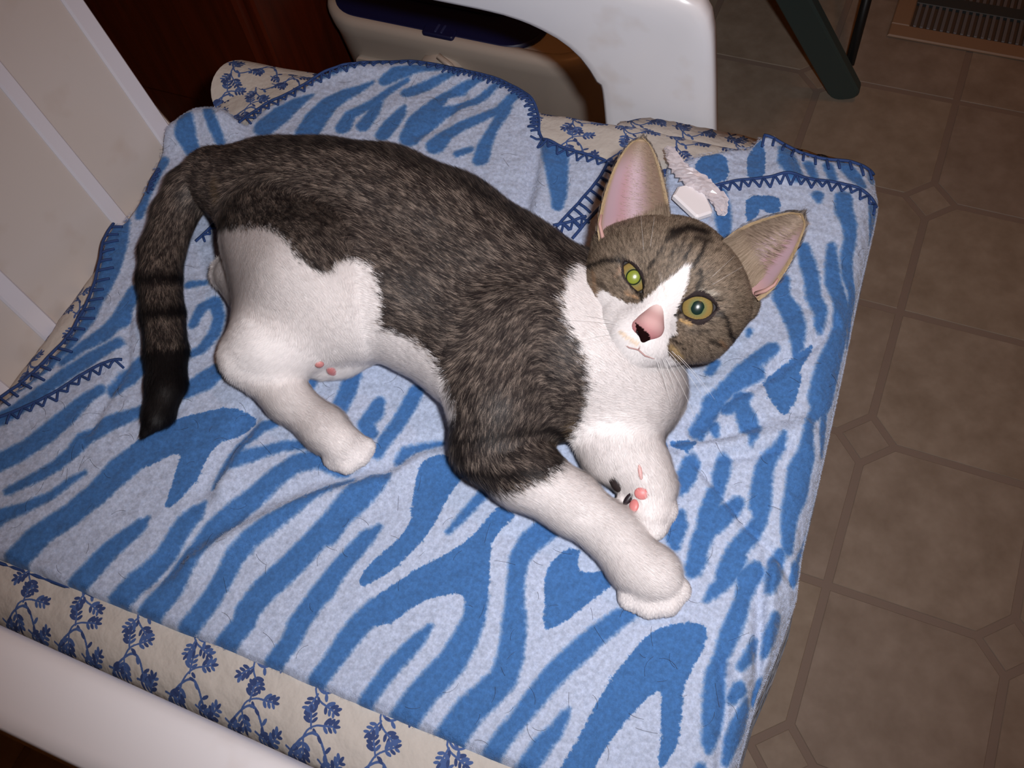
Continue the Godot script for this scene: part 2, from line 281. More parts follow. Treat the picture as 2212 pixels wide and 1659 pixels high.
const PADS := {"carpal": [Vector3(-0.16407, 0.48079, 0.69845), Vector3(-0.46980, 0.34563, 0.81230)], "dark": [Vector3(-0.15304, 0.48123, 0.70580), Vector3(-0.34973, 0.89018, 0.29201)], "pinkA": [Vector3(-0.14655, 0.48610, 0.70203), Vector3(0.06151, 0.87442, 0.48125)], "pinkB": [Vector3(-0.14859, 0.48178, 0.70901), Vector3(-0.51564, 0.80933, 0.28125)], "pinkC": [Vector3(-0.15082, 0.49136, 0.69198), Vector3(0.14279, 0.89028, 0.43245)], "h1": [Vector3(-0.36731, 0.48680, 0.68641), Vector3(0.50648, -0.12668, 0.85289)], "h2": [Vector3(-0.36565, 0.47172, 0.68151), Vector3(0.49114, 0.00374, 0.87107)]}

const TILE := 0.178
const CLOTH := 0.4495
var rng := RandomNumberGenerator.new()
var noise := FastNoiseLite.new()


func _ready() -> void:
	var cam := Camera3D.new()
	cam.name = "camera"
	cam.transform = Transform3D(Basis(Vector3(0.91897, -0.10669, -0.37961), Vector3(-0.28159, 0.49634, -0.82119), Vector3(0.27603, 0.86155, 0.42608)), Vector3(-0.07752, 1.00754, 0.91745))
	cam.fov = 42.738
	cam.near = 0.02
	cam.far = 20.0
	cam.current = true
	add_child(cam)
	var we := WorldEnvironment.new()
	we.name = "world_environment"
	var e := Environment.new()
	e.background_mode = Environment.BG_COLOR
	e.background_color = Color(0.004, 0.003, 0.002)
	e.tonemap_mode = Environment.TONE_MAPPER_LINEAR
	e.tonemap_exposure = 1.0
	e.sdfgi_enabled = true
	e.ssao_enabled = true
	e.ssil_enabled = true
	we.environment = e
	add_child(we)
	# the camera's flash, up and to the right of its lens
	var flash := SpotLight3D.new()
	flash.name = "camera_flash"
	flash.transform = cam.transform
	flash.position = cam.transform * Vector3(0.042, 0.034, 0.0)
	flash.spot_angle = 44.0
	flash.spot_angle_attenuation = 1.0
	flash.spot_range = 8.0
	flash.spot_attenuation = 2.0
	flash.light_color = Color(0.985, 0.985, 1.0)
	flash.light_energy = 0.48
	flash.light_size = 0.012
	flash.shadow_enabled = true
	add_child(flash)
	rng.seed = 7
	noise.seed = 11
	noise.frequency = 1.0
	noise.fractal_octaves = 2

	room()
	floor_vent()
	tray_stand()
	cabinet()
	bin()
	chair()
	cushion()
	blanket()
	wrapper()
	kitten()
	ceiling_lamp()


# ---------------------------------------------------------------- helpers
func lin(r: float, g: float, b: float) -> Color:
	return Color(r / 255.0, g / 255.0, b / 255.0).srgb_to_linear()

func mat(r: float, g: float, b: float, rough := 0.6) -> StandardMaterial3D:
	var m := StandardMaterial3D.new()
	m.albedo_color = Color(r / 255.0, g / 255.0, b / 255.0)
	m.roughness = rough
	return m

func vmat(rough := 0.7) -> StandardMaterial3D:
	var m := StandardMaterial3D.new()
	m.vertex_color_use_as_albedo = true
	m.roughness = rough
	return m

func tag(o: Node, label := "", category := "", group := "", kind := "") -> void:
	if label: o.set_meta("label", label)
	if category: o.set_meta("category", category)
	if group: o.set_meta("group", group)
	if kind: o.set_meta("kind", kind)

func thing(called: String, label: String, category: String, at := Vector3.ZERO) -> Node3D:
	var o := Node3D.new()
	o.name = called
	o.position = at
	add_child(o, true)
	tag(o, label, category)
	return o

# a mesh given in world coordinates becomes a part of its thing
func part(called: String, m: Mesh, material: Material, parent: Node3D, kind := "") -> MeshInstance3D:
	var o := MeshInstance3D.new()
	o.name = called
	o.mesh = m
	o.material_override = material
	if kind: o.set_meta("kind", kind)
	parent.add_child(o, true)
	o.position = -origin_of(parent)
	return o

func origin_of(n: Node) -> Vector3:
	var p := Vector3.ZERO
	while n is Node3D and n != self:
		p += n.position
		n = n.get_parent()
	return p

func begin() -> SurfaceTool:
	var st := SurfaceTool.new()
	st.begin(Mesh.PRIMITIVE_TRIANGLES)
	return st

func quad(st: SurfaceTool, a: Vector3, b: Vector3, c: Vector3, d: Vector3) -> void:
	for p in [a, b, c, a, c, d]: st.add_vertex(p)

func finish(st: SurfaceTool) -> ArrayMesh:
	st.index()
	st.generate_normals()
	return st.commit()

# prism from a flat outline, with chamfered rims; frame takes x, y of the outline and z through the thickness
func prism(st: SurfaceTool, outline: PackedVector2Array, z0: float, z1: float, bevel: float, frame: Transform3D, hard := true) -> void:
	var poly := outline
	if not Geometry2D.is_polygon_clockwise(poly):
		poly.reverse()
	var n := poly.size()
	var inner := PackedVector2Array()
	for i in n:
		var a := (poly[i] - poly[(i + n - 1) % n]).normalized()
		var b := (poly[(i + 1) % n] - poly[i]).normalized()
		var na := Vector2(a.y, -a.x)
		var nb := Vector2(b.y, -b.x)
		var h := (na + nb).normalized()
		inner.append(poly[i] + h * bevel / maxf(0.5, h.dot(na)))
	if not Geometry2D.is_point_in_polygon(inner[0], poly):
		for i in n: inner[i] = poly[i] * 2.0 - inner[i]
	var rings := [[inner, z1], [poly, z1 - bevel], [poly, z0 + bevel], [inner, z0]]
	st.set_smooth_group(-1 if hard else 1)
	for k in 3:
		for i in n:
			var j := (i + 1) % n
			var p = rings[k]
			var q = rings[k + 1]
			quad(st, frame * Vector3(p[0][i].x, p[0][i].y, p[1]), frame * Vector3(p[0][j].x, p[0][j].y, p[1]), frame * Vector3(q[0][j].x, q[0][j].y, q[1]), frame * Vector3(q[0][i].x, q[0][i].y, q[1]))
	var tri := Geometry2D.triangulate_polygon(inner)
	st.set_smooth_group(-1)
	for k in range(0, tri.size(), 3):
		var a := inner[tri[k]]
		var b := inner[tri[k + 1]]
		var c := inner[tri[k + 2]]
		if (b - a).cross(c - a) > 0.0:
			var s := b
			b = c
			c = s
		for p in [a, b, c]: st.add_vertex(frame * Vector3(p.x, p.y, z1))
		for p in [a, c, b]: st.add_vertex(frame * Vector3(p.x, p.y, z0))

func box(lo: Vector3, hi: Vector3, bevel := 0.003) -> ArrayMesh:
	var st := begin()
	add_box(st, lo, hi, bevel)
	return finish(st)

func add_box(st: SurfaceTool, lo: Vector3, hi: Vector3, bevel := 0.003, frame := Transform3D()) -> void:
	prism(st, PackedVector2Array([Vector2(lo.x, lo.y), Vector2(lo.x, hi.y), Vector2(hi.x, hi.y), Vector2(hi.x, lo.y)]), lo.z, hi.z, bevel, frame)

func round_rect(x0: float, y0: float, x1: float, y1: float, r: float, steps := 6) -> PackedVector2Array:
	var o := PackedVector2Array()
	var cs := [[x1 - r, y1 - r, 0.0], [x0 + r, y1 - r, PI / 2], [x0 + r, y0 + r, PI], [x1 - r, y0 + r, PI * 1.5]]
	for c in cs:
		for k in steps + 1:
			var a: float = c[2] + PI / 2 * k / steps
			o.append(Vector2(c[0] + r * cos(a), c[1] + r * sin(a)))
	return o

# tube through points with a radius at each
func tube(st: SurfaceTool, pts: PackedVector3Array, r0: float, r1: float, sides := 6, closed_ends := true) -> void:
	var n := pts.size()
	var up := Vector3.UP
	var rings := []
	st.set_smooth_group(1)
	for i in n:
		var d := (pts[mini(i + 1, n - 1)] - pts[maxi(i - 1, 0)]).normalized()
		var s := d.cross(up)
		if s.length() < 0.05: s = d.cross(Vector3.RIGHT)
		s = s.normalized()
		var t := s.cross(d)
		var r := lerpf(r0, r1, float(i) / maxf(n - 1, 1))
		var ring := PackedVector3Array()
		for k in sides:
			var a := TAU * k / sides
			ring.append(pts[i] + (s * cos(a) + t * sin(a)) * r)
		rings.append(ring)
		up = t
	for i in n - 1:
		for k in sides:
			var k2 := (k + 1) % sides
			quad(st, rings[i][k], rings[i][k2], rings[i + 1][k2], rings[i + 1][k])
	if closed_ends:
		for k in range(1, sides - 1):
			for p in [rings[0][0], rings[0][k + 1], rings[0][k]]: st.add_vertex(p)
			for p in [rings[n - 1][0], rings[n - 1][k], rings[n - 1][k + 1]]: st.add_vertex(p)

func pairs(a: Array, first := 0, scale := 1.0) -> PackedVector2Array:
	var o := PackedVector2Array()
	for i in range(first, a.size() - 1, 2): o.append(Vector2(a[i], a[i + 1]) * scale)
	return o

func seg_dist(p: Vector2, a: Vector2, b: Vector2) -> float:
	var ab := b - a
	var t := clampf((p - a).dot(ab) / maxf(ab.length_squared(), 1e-12), 0.0, 1.0)
	return p.distance_to(a + ab * t)

func smooth_line(p: PackedVector2Array, step: float) -> PackedVector2Array:
	var c := Curve2D.new()
	c.bake_interval = step
	var n := p.size()
	for i in n:
		var t := (p[mini(i + 1, n - 1)] - p[maxi(i - 1, 0)]) / 6.0
		c.add_point(p[i], -t, t)
	return c.get_baked_points()

func noise_texture(freq: float, size := 256, normal := false, bump := 4.0, seed_ := 1) -> NoiseTexture2D:
	var t := NoiseTexture2D.new()
	var f := FastNoiseLite.new()
	f.seed = seed_
	f.frequency = freq
	f.fractal_octaves = 3
	t.noise = f
	t.width = size
	t.height = size
	t.seamless = true
	t.as_normal_map = normal
	t.bump_strength = bump
	return t


# ---------------------------------------------------------------- the room
func structure(called: String, m: Mesh, material: Material) -> MeshInstance3D:
	var o := MeshInstance3D.new()
	o.name = called
	o.mesh = m
	o.material_override = material
	o.set_meta("kind", "structure")
	add_child(o, true)
	return o

func room() -> void:
	var grout := mat(134, 117, 105, 0.7)
	var fl := structure("floor", box(Vector3(-2.2, -0.08, -1.6), Vector3(2.2, -0.0012, 2.2), 0.001), grout)
	var tones := []
	for k in 4:
		var m := mat(162 - k * 2, 147 - k * 2, 130 - k, 0.6)
		m.albedo_texture = tile_texture(k)
		m.uv1_triplanar = true
		m.uv1_world_triplanar = true
		m.uv1_scale = Vector3(3.1, 3.1, 3.1)
		m.uv1_offset = Vector3(0.31 * k, 0.17 * k, 0.23 * k)
		tones.append(m)
	var cut := 0.165 * TILE
	var gap := 0.0042
	var shapes := []
	for flip in 2:
		var a := gap
		var b := TILE - gap
		var d := cut + gap * 0.7
		var o: PackedVector2Array
		if flip == 0:
			o = PackedVector2Array([Vector2(a, d), Vector2(d, a), Vector2(b, a), Vector2(b, TILE - d), Vector2(TILE - d, b), Vector2(a, b)])
		else:
			o = PackedVector2Array([Vector2(a, a), Vector2(TILE - d, a), Vector2(b, d), Vector2(b, b), Vector2(d, b), Vector2(a, TILE - d)])
		var st := begin()
		prism(st, o, -0.004, 0.0, 0.0006, Transform3D(Basis(Vector3(1, 0, 0), Vector3(0, 0, 1), Vector3(0, 1, 0)), Vector3.ZERO))
		shapes.append(finish(st))
	var r := cut - gap * 0.9
	var sd := begin()
	prism(sd, PackedVector2Array([Vector2(r, 0), Vector2(0, r), Vector2(-r, 0), Vector2(0, -r)]), -0.004, 0.0, 0.0006, Transform3D(Basis(Vector3(1, 0, 0), Vector3(0, 0, 1), Vector3(0, 1, 0)), Vector3.ZERO))
	var dot := finish(sd)
	for i in range(-7, 5):
		for j in range(-4, 7):
			var o := part("floor_tile", shapes[(i + j) & 1], tones[(i * 7 + j * 13 + 400) % 4], fl)
			o.position = Vector3(i * TILE, 0, j * TILE)
			if (i + j) & 1 == 0:
				var q := part("small_floor_tile", dot, tones[(i * 5 + j * 3 + 401) % 4], fl)
				q.position = Vector3(i * TILE, 0, j * TILE)
	var paint := mat(190, 176, 150, 0.8)
	structure("wall_back", box(Vector3(-2.2, -0.05, -1.6), Vector3(2.2, 2.45, -1.5), 0.001), paint)
	structure("wall_front", box(Vector3(-2.2, -0.05, 2.1), Vector3(2.2, 2.45, 2.2), 0.001), paint)
	structure("wall_left", box(Vector3(-2.2, -0.05, -1.5), Vector3(-2.1, 2.45, 2.1), 0.001), paint)
	structure("wall_right", box(Vector3(2.1, -0.05, -1.5), Vector3(2.2, 2.45, 2.1), 0.001), paint)
	structure("ceiling", box(Vector3(-2.2, 2.4, -1.6), Vector3(2.2, 2.5, 2.2), 0.001), mat(200, 195, 185, 0.9))

func tile_texture(k: int) -> Texture2D:
	var t := NoiseTexture2D.new()
	var f := FastNoiseLite.new()
	f.seed = 40 + k
	f.frequency = 0.02
	f.fractal_octaves = 5
	f.fractal_gain = 0.65
	t.noise = f
	t.width = 256
	t.height = 256
	t.seamless = true
	var g := Gradient.new()
	g.set_color(0, Color(0.84, 0.82, 0.80))
	g.set_color(1, Color(1.0, 1.0, 1.0))
	t.color_ramp = g
	return t

func ceiling_lamp() -> void:
	var at := Vector3(0.25, 2.2, 0.2)
	var o := thing("ceiling_lamp", "round warm ceiling lamp with a glowing glass bowl above the kitchen floor", "lamp", at)
	var base := CylinderMesh.new()
	base.top_radius = 0.09
	base.bottom_radius = 0.1
	base.height = 0.04
	var b := part("base", base, mat(190, 180, 160, 0.5), o)
	b.position = Vector3(0, 0.18, 0)
	var rod := CylinderMesh.new()
	rod.top_radius = 0.008
	rod.bottom_radius = 0.008
	rod.height = 0.12
	var rr := part("rod", rod, mat(150, 130, 90, 0.4), o)
	rr.position = Vector3(0, 0.11, 0)
	var bulb := SphereMesh.new()
	bulb.radius = 0.07
	bulb.height = 0.14
	var gm := mat(255, 200, 140, 0.5)
	gm.emission_enabled = true
	gm.emission = Color(1.0, 0.62, 0.32)
	gm.emission_energy_multiplier = 1.2
	var g := part("bulb", bulb, gm, o)
	g.position = Vector3.ZERO
	var l := OmniLight3D.new()
	l.name = "lamp_light"
	l.light_color = Color(1.0, 0.66, 0.40)
	l.light_energy = 0.2
	l.light_size = 0.06
	l.omni_range = 8.0
	l.omni_attenuation = 2.0
	l.shadow_enabled = true
	o.add_child(l)


# ---------------------------------------------------------------- things round the chair
func floor_vent() -> void:
	var x0 := -0.112
	var z1 := -0.276
	var x1 := x0 + 0.30
	var z0 := z1 - 0.15
	var o := thing("floor_vent", "tan metal floor register with dark slotted louvers set in the tile floor", "vent", Vector3((x0 + x1) / 2, 0, (z0 + z1) / 2))
	var fm := mat(150, 122, 98, 0.5)
	var w := 0.026
	var st := begin()
	var up := Transform3D(Basis(Vector3(1, 0, 0), Vector3(0, 0, 1), Vector3(0, 1, 0)), Vector3.ZERO)
	for b in [[x0, z0, x1, z0 + w], [x0, z1 - w, x1, z1], [x0, z0 + w - 0.001, x0 + w, z1 - w + 0.001], [x1 - w, z0 + w - 0.001, x1, z1 - w + 0.001]]:
		prism(st, PackedVector2Array([Vector2(b[0], b[1]), Vector2(b[0], b[3]), Vector2(b[2], b[3]), Vector2(b[2], b[1])]), 0.0, 0.005, 0.0018, up)
	part("frame", finish(st), fm, o)
	part("duct", box(Vector3(x0 + 0.02, -0.0005, z0 + 0.02), Vector3(x1 - 0.02, 0.0004, z1 - 0.02), 0.0001), mat(84, 66, 52, 0.9), o)
	var lm := mat(112, 112, 116, 0.45)
	var n := 27
	var fin := begin()
	add_box(fin, Vector3(-0.0021, 0.0, -(z1 - z0 - 2 * w) / 2), Vector3(0.0021, 0.0045, (z1 - z0 - 2 * w) / 2), 0.0006)
	var fm2 := finish(fin)
	for k in n:
		var p := part("louver", fm2, lm, o)
		p.position = Vector3(x0 + w + 0.006 + (x1 - x0 - 2 * w - 0.012) * k / (n - 1) - o.position.x, 0.0008, 0)
		p.rotation.z = 0.0
	var bar := mat(60, 66, 68, 0.5)
	part("cross_bar", box(Vector3(x0 + w, 0.0004, z0 + w + 0.028), Vector3(x1 - w, 0.0062, z0 + w + 0.05), 0.0008), bar, o)
	part("screw", box(Vector3(x1 - 0.02, 0.004, (z0 + z1) / 2 - 0.003), Vector3(x1 - 0.014, 0.0062, (z0 + z1) / 2 + 0.003), 0.0008), bar, o)

func plank(st: SurfaceTool, a: Vector3, b: Vector3, wide: Vector3, w: float, t: float, bevel := 0.003) -> void:
	var y := (b - a).normalized()
	var x := (wide - y * wide.dot(y)).normalized()
	var z := x.cross(y)
	prism(st, round_rect(-w / 2, 0.0, w / 2, (b - a).length(), minf(w * 0.4, 0.016), 4), -t / 2, t / 2, bevel, Transform3D(Basis(x, y, z), a))

func tray_stand() -> void:
	var foot := Vector3(-0.139, 0.0, -0.148)
	var o := thing("folding_stand", "dark green painted folding tray stand with slanted leg on the tile floor", "stand", foot)
	var m := mat(58, 74, 72, 0.5)
	var top := Vector3(-0.139 - 0.083 * 3.4, 0.178 * 3.4, -0.148 + 0.048 * 3.4)
	var st := begin()
	plank(st, foot + Vector3(0.002, 0.004, 0), top, Vector3(1, 0.3, 0), 0.042, 0.018)
	part("leg", finish(st), m, o)
	# thin brace rising on the far side
	st = begin()
	tube(st, PackedVector3Array([Vector3(-0.146, 0.035, -0.17), Vector3(-0.147, 0.1, -0.217), Vector3(-0.15, 0.6, -0.5)]), 0.0065, 0.0065, 10)
	part("brace", finish(st), mat(26, 26, 26, 0.45), o)
	st = begin()
	plank(st, Vector3(-0.52, 0.004, -0.30), Vector3(-0.20, 0.6, -0.20), Vector3(1, 0, 0), 0.042, 0.018)
	part("leg", finish(st), m, o)
	st = begin()
	plank(st, Vector3(-0.43, 0.56, 0.0), Vector3(-0.14, 0.58, -0.5), Vector3(0, 1, 0), 0.03, 0.014)
	part("rail", finish(st), m, o)
	st = begin()
	prism(st, round_rect(-0.5, -0.52, -0.08, 0.02, 0.03), 0.60, 0.618, 0.004, Transform3D(Basis(Vector3(1, 0, 0), Vector3(0, 0, 1), Vector3(0, 1, 0)), Vector3.ZERO), false)
	part("tray_top", finish(st), m, o)

func wood_material() -> StandardMaterial3D:
	var m := mat(255, 255, 255, 0.38)
	var w := 512
	var im := Image.create(w, w, false, Image.FORMAT_RGB8)
	var n := FastNoiseLite.new()
	n.seed = 5
	n.frequency = 0.01
	for y in w:
		for x in w:
			var g := n.get_noise_2d(x * 5.0, y * 0.35) * 0.5 + 0.5
			var s := n.get_noise_2d(x * 22.0 + 400.0, y * 0.8) * 0.5 + 0.5
			var k := 0.55 + 0.35 * g + 0.2 * s
			im.set_pixel(x, y, Color(0.40 * k, 0.145 * k, 0.055 * k))
	m.albedo_texture = ImageTexture.create_from_image(im)
	m.uv1_triplanar = true
	m.uv1_world_triplanar = true
	m.uv1_scale = Vector3(2.2, 2.2, 2.2)
	return m

func cabinet() -> void:
	var wood := wood_material()
	var lo := Vector3(-1.7, 0.0, -0.5)
	var hi := Vector3(-0.80, 0.86, 0.18)
	var o := thing("wooden_cabinet", "dark red-brown stained wooden base cabinet standing behind the white chair", "cabinet", Vector3((lo.x + hi.x) / 2, 0, (lo.z + hi.z) / 2))
	part("body", box(lo + Vector3(0, 0, 0.0), hi - Vector3(0.0, 0.03, 0.004), 0.003), wood, o)
	part("countertop", box(Vector3(lo.x, hi.y - 0.03, lo.z), Vector3(hi.x + 0.02, hi.y, hi.z + 0.02), 0.005), mat(150, 140, 125, 0.4), o)
	for k in 2:
		var d := part("door", box(Vector3(lo.x + 0.012 + k * 0.445, 0.09, hi.z - 0.006), Vector3(lo.x + 0.443 + k * 0.445, hi.y - 0.05, hi.z + 0.012), 0.004), wood, o)
		var st := begin()
		var x := lo.x + 0.405 + k * 0.08
		tube(st, PackedVector3Array([Vector3(x, 0.62, hi.z + 0.01), Vector3(x, 0.625, hi.z + 0.034), Vector3(x, 0.70, hi.z + 0.034), Vector3(x, 0.705, hi.z + 0.01)]), 0.005, 0.005, 8)
		part("handle", finish(st), mat(140, 120, 80, 0.35), d)

func bin() -> void:
	var x0 := -0.785
	var x1 := -0.405
	var z0 := -0.22
	var z1 := 0.106
	var o := thing("lidded_bin", "low beige plastic bin with navy blue lid and latch, seen under the chair arm", "bin", Vector3((x0 + x1) / 2, 0, (z0 + z1) / 2))
	var beige := mat(188, 176, 164, 0.4)
	var navy := mat(20, 24, 66, 0.45)
	var up := Transform3D(Basis(Vector3(1, 0, 0), Vector3(0, 0, 1), Vector3(0, 1, 0)), Vector3.ZERO)
	# tapered body built from stacked rounded outlines
	var rings := []
	for l in [[0.0, 0.022, 0.05], [0.006, 0.018, 0.055], [0.165, 0.004, 0.06], [0.178, 0.001, 0.062], [0.194, 0.0, 0.062], [0.201, 0.003, 0.06], [0.203, 0.009, 0.055], [0.2015, 0.016, 0.05], [0.197, 0.018, 0.05]]:
		var ring := PackedVector3Array()
		for p in round_rect(x0 + l[1], z0 + l[1], x1 - l[1], z1 - l[1], l[2], 8): ring.append(Vector3(p.x, l[0], p.y))
		rings.append(ring)
	var st := begin()
	st.set_smooth_group(1)
	for k in rings.size() - 1:
		var n: int = rings[k].size()
		for i in n:
			quad(st, rings[k][i], rings[k][(i + 1) % n], rings[k + 1][(i + 1) % n], rings[k + 1][i])
	st.set_smooth_group(-1)
	var last: PackedVector3Array = rings[rings.size() - 1]
	for i in range(1, last.size() - 1):
		for p in [last[0], last[i], last[i + 1]]: st.add_vertex(p)
		for p in [rings[0][0], rings[0][i + 1], rings[0][i]]: st.add_vertex(p)
	part("body", finish(st), beige, o)
	# lid: navy panel sunk in the rim, with a shallow raised field
	st = begin()
	prism(st, round_rect(x0 + 0.014, z0 + 0.016, -0.482, z1 - 0.009, 0.045, 8), 0.196, 0.2035, 0.003, up, false)
	prism(st, round_rect(x0 + 0.05, z0 + 0.05, -0.53, z1 - 0.055, 0.03, 8), 0.2, 0.209, 0.003, up, false)
	var lid := part("lid", finish(st), navy, o)
	st = begin()
	prism(st, round_rect(-0.628, z1 - 0.02, -0.585, z1 - 0.004, 0.004, 4), 0.199, 0.2062, 0.0015, up, false)
	part("tab", finish(st), navy, lid)
	for k in 2:
		st = begin()
		prism(st, round_rect(-0.612 + k * 0.008, z1 - 0.022, -0.609 + k * 0.008, z1 - 0.008, 0.001, 2), 0.2055, 0.2075, 0.0004, up)
		part("ridge", finish(st), mat(44, 50, 92, 0.5), lid)
	# latch and its raised housing on the front
	st = begin()
	prism(st, PackedVector2Array([Vector2(-0.635, 0.06), Vector2(-0.638, 0.15), Vector2(-0.628, 0.172), Vector2(-0.605, 0.18), Vector2(-0.585, 0.172), Vector2(-0.565, 0.14), Vector2(-0.552, 0.06)]), z1 - 0.02, z1 + 0.010, 0.004, Transform3D(), false)
	part("latch", finish(st), beige, o)
	st = begin()
	tube(st, PackedVector3Array([Vector3(-0.604, 0.183, z1 + 0.006), Vector3(-0.588, 0.176, z1 + 0.010), Vector3(-0.572, 0.150, z1 + 0.011), Vector3(-0.560, 0.105, z1 + 0.010), Vector3(-0.556, 0.06, z1 + 0.008)]), 0.004, 0.005, 8)
	part("handle_rib", finish(st), beige, o)
	st = begin()
	prism(st, round_rect(-0.735, 0.05, -0.652, 0.145, 0.008, 4), z1 - 0.01, z1 + 0.0005, 0.001, Transform3D(), false)
	part("recessed_panel", finish(st), beige, o)


# ---------------------------------------------------------------- the chair and its cushion
func plastic() -> StandardMaterial3D:
	var m := mat(222, 219, 222, 0.32)
	m.clearcoat_enabled = true
	m.clearcoat = 0.25
	m.clearcoat_roughness = 0.2
	m.albedo_texture = plastic_wear()
	m.uv1_triplanar = true
	m.uv1_world_triplanar = true
	m.uv1_scale = Vector3(2.4, 2.4, 2.4)
	return m

func plastic_wear() -> Texture2D:
	var t := NoiseTexture2D.new()
	var f := FastNoiseLite.new()
	f.seed = 77
	f.frequency = 0.012
	f.fractal_octaves = 4
	t.noise = f
	t.width = 512
	t.height = 512
	t.seamless = true
	var g := Gradient.new()
	g.set_color(0, Color(0.95, 0.925, 0.90))
	g.add_point(0.35, Color(0.985, 0.98, 0.975))
	g.set_color(1, Color(1, 1, 1))
	t.color_ramp = g
	return t

# arm of the chair: arched plate with a rounded top that thickens outwards
func arm_mesh(inner_z: float, out: float) -> ArrayMesh:
	var st := begin()
	var hole := PackedVector2Array([Vector2(-0.272, 0.0), Vector2(-0.286, 0.30), Vector2(-0.291, 0.436), Vector2(-0.297, 0.453), Vector2(-0.306, 0.470), Vector2(-0.319, 0.483), Vector2(-0.335, 0.492), Vector2(-0.357, 0.499), Vector2(-0.385, 0.502), Vector2(-0.45, 0.503), Vector2(-0.53, 0.507), Vector2(-0.60, 0.520), Vector2(-0.66, 0.545)])
	var rim := PackedVector2Array([Vector2(-0.176, 0.0), Vector2(-0.190, 0.30), Vector2(-0.201, 0.438), Vector2(-0.2055, 0.490), Vector2(-0.2095, 0.520), Vector2(-0.216, 0.536), Vector2(-0.228, 0.544), Vector2(-0.251, 0.5455), Vector2(-0.30, 0.546), Vector2(-0.40, 0.547), Vector2(-0.50, 0.552), Vector2(-0.58, 0.566), Vector2(-0.65, 0.592)])
	hole = smooth_line(hole, 0.012)
	rim = smooth_line(rim, 0.012)
	var n := 72
	# cross-section over the strip from hole edge to rim edge: (along strip, outward)
	var prof := [[0.0, -0.012], [0.0, -0.003], [0.03, -0.0006], [0.09, 0.0], [0.45, 0.0], [0.72, 0.0], [0.84, -0.0007], [0.93, -0.003], [0.985, -0.0075], [1.0, -0.014], [0.995, -0.034], [0.96, -0.041], [0.85, -0.044]]
	var rows := []
	for i in n + 1:
		var t := float(i) / n
		var a := sample(hole, t)
		var b := sample(rim, t)
		var row := PackedVector3Array()
		for p in prof:
			var q: Vector2 = a.lerp(b, p[0])
			row.append(Vector3(q.x, q.y, inner_z + p[1] * out * lerpf(0.42, 1.0, smoothstep(0.46, 0.66, t))))
		# back of the plate
		var c := a.lerp(b, 0.78)
		row.append(Vector3(c.x, c.y, inner_z - 0.010 * out))
		rows.append(row)
	st.set_smooth_group(1)
	var m: int = rows[0].size()
	for i in n:
		for k in m:
			var k2 := (k + 1) % m
			if out < 0.0: quad(st, rows[i][k], rows[i][k2], rows[i + 1][k2], rows[i + 1][k])
			else: quad(st, rows[i + 1][k], rows[i + 1][k2], rows[i][k2], rows[i][k])
	for e in [0, n]:
		for k in range(1, m - 1):
			var tri := [rows[e][0], rows[e][k], rows[e][k + 1]]
			if (e == 0) == (out < 0.0): tri.reverse()
			for p in tri: st.add_vertex(p)
	return finish(st)

func sample(p: PackedVector2Array, t: float) -> Vector2:
	var f := t * (p.size() - 1)
	var i := mini(int(f), p.size() - 2)
	return p[i].lerp(p[i + 1], f - i)

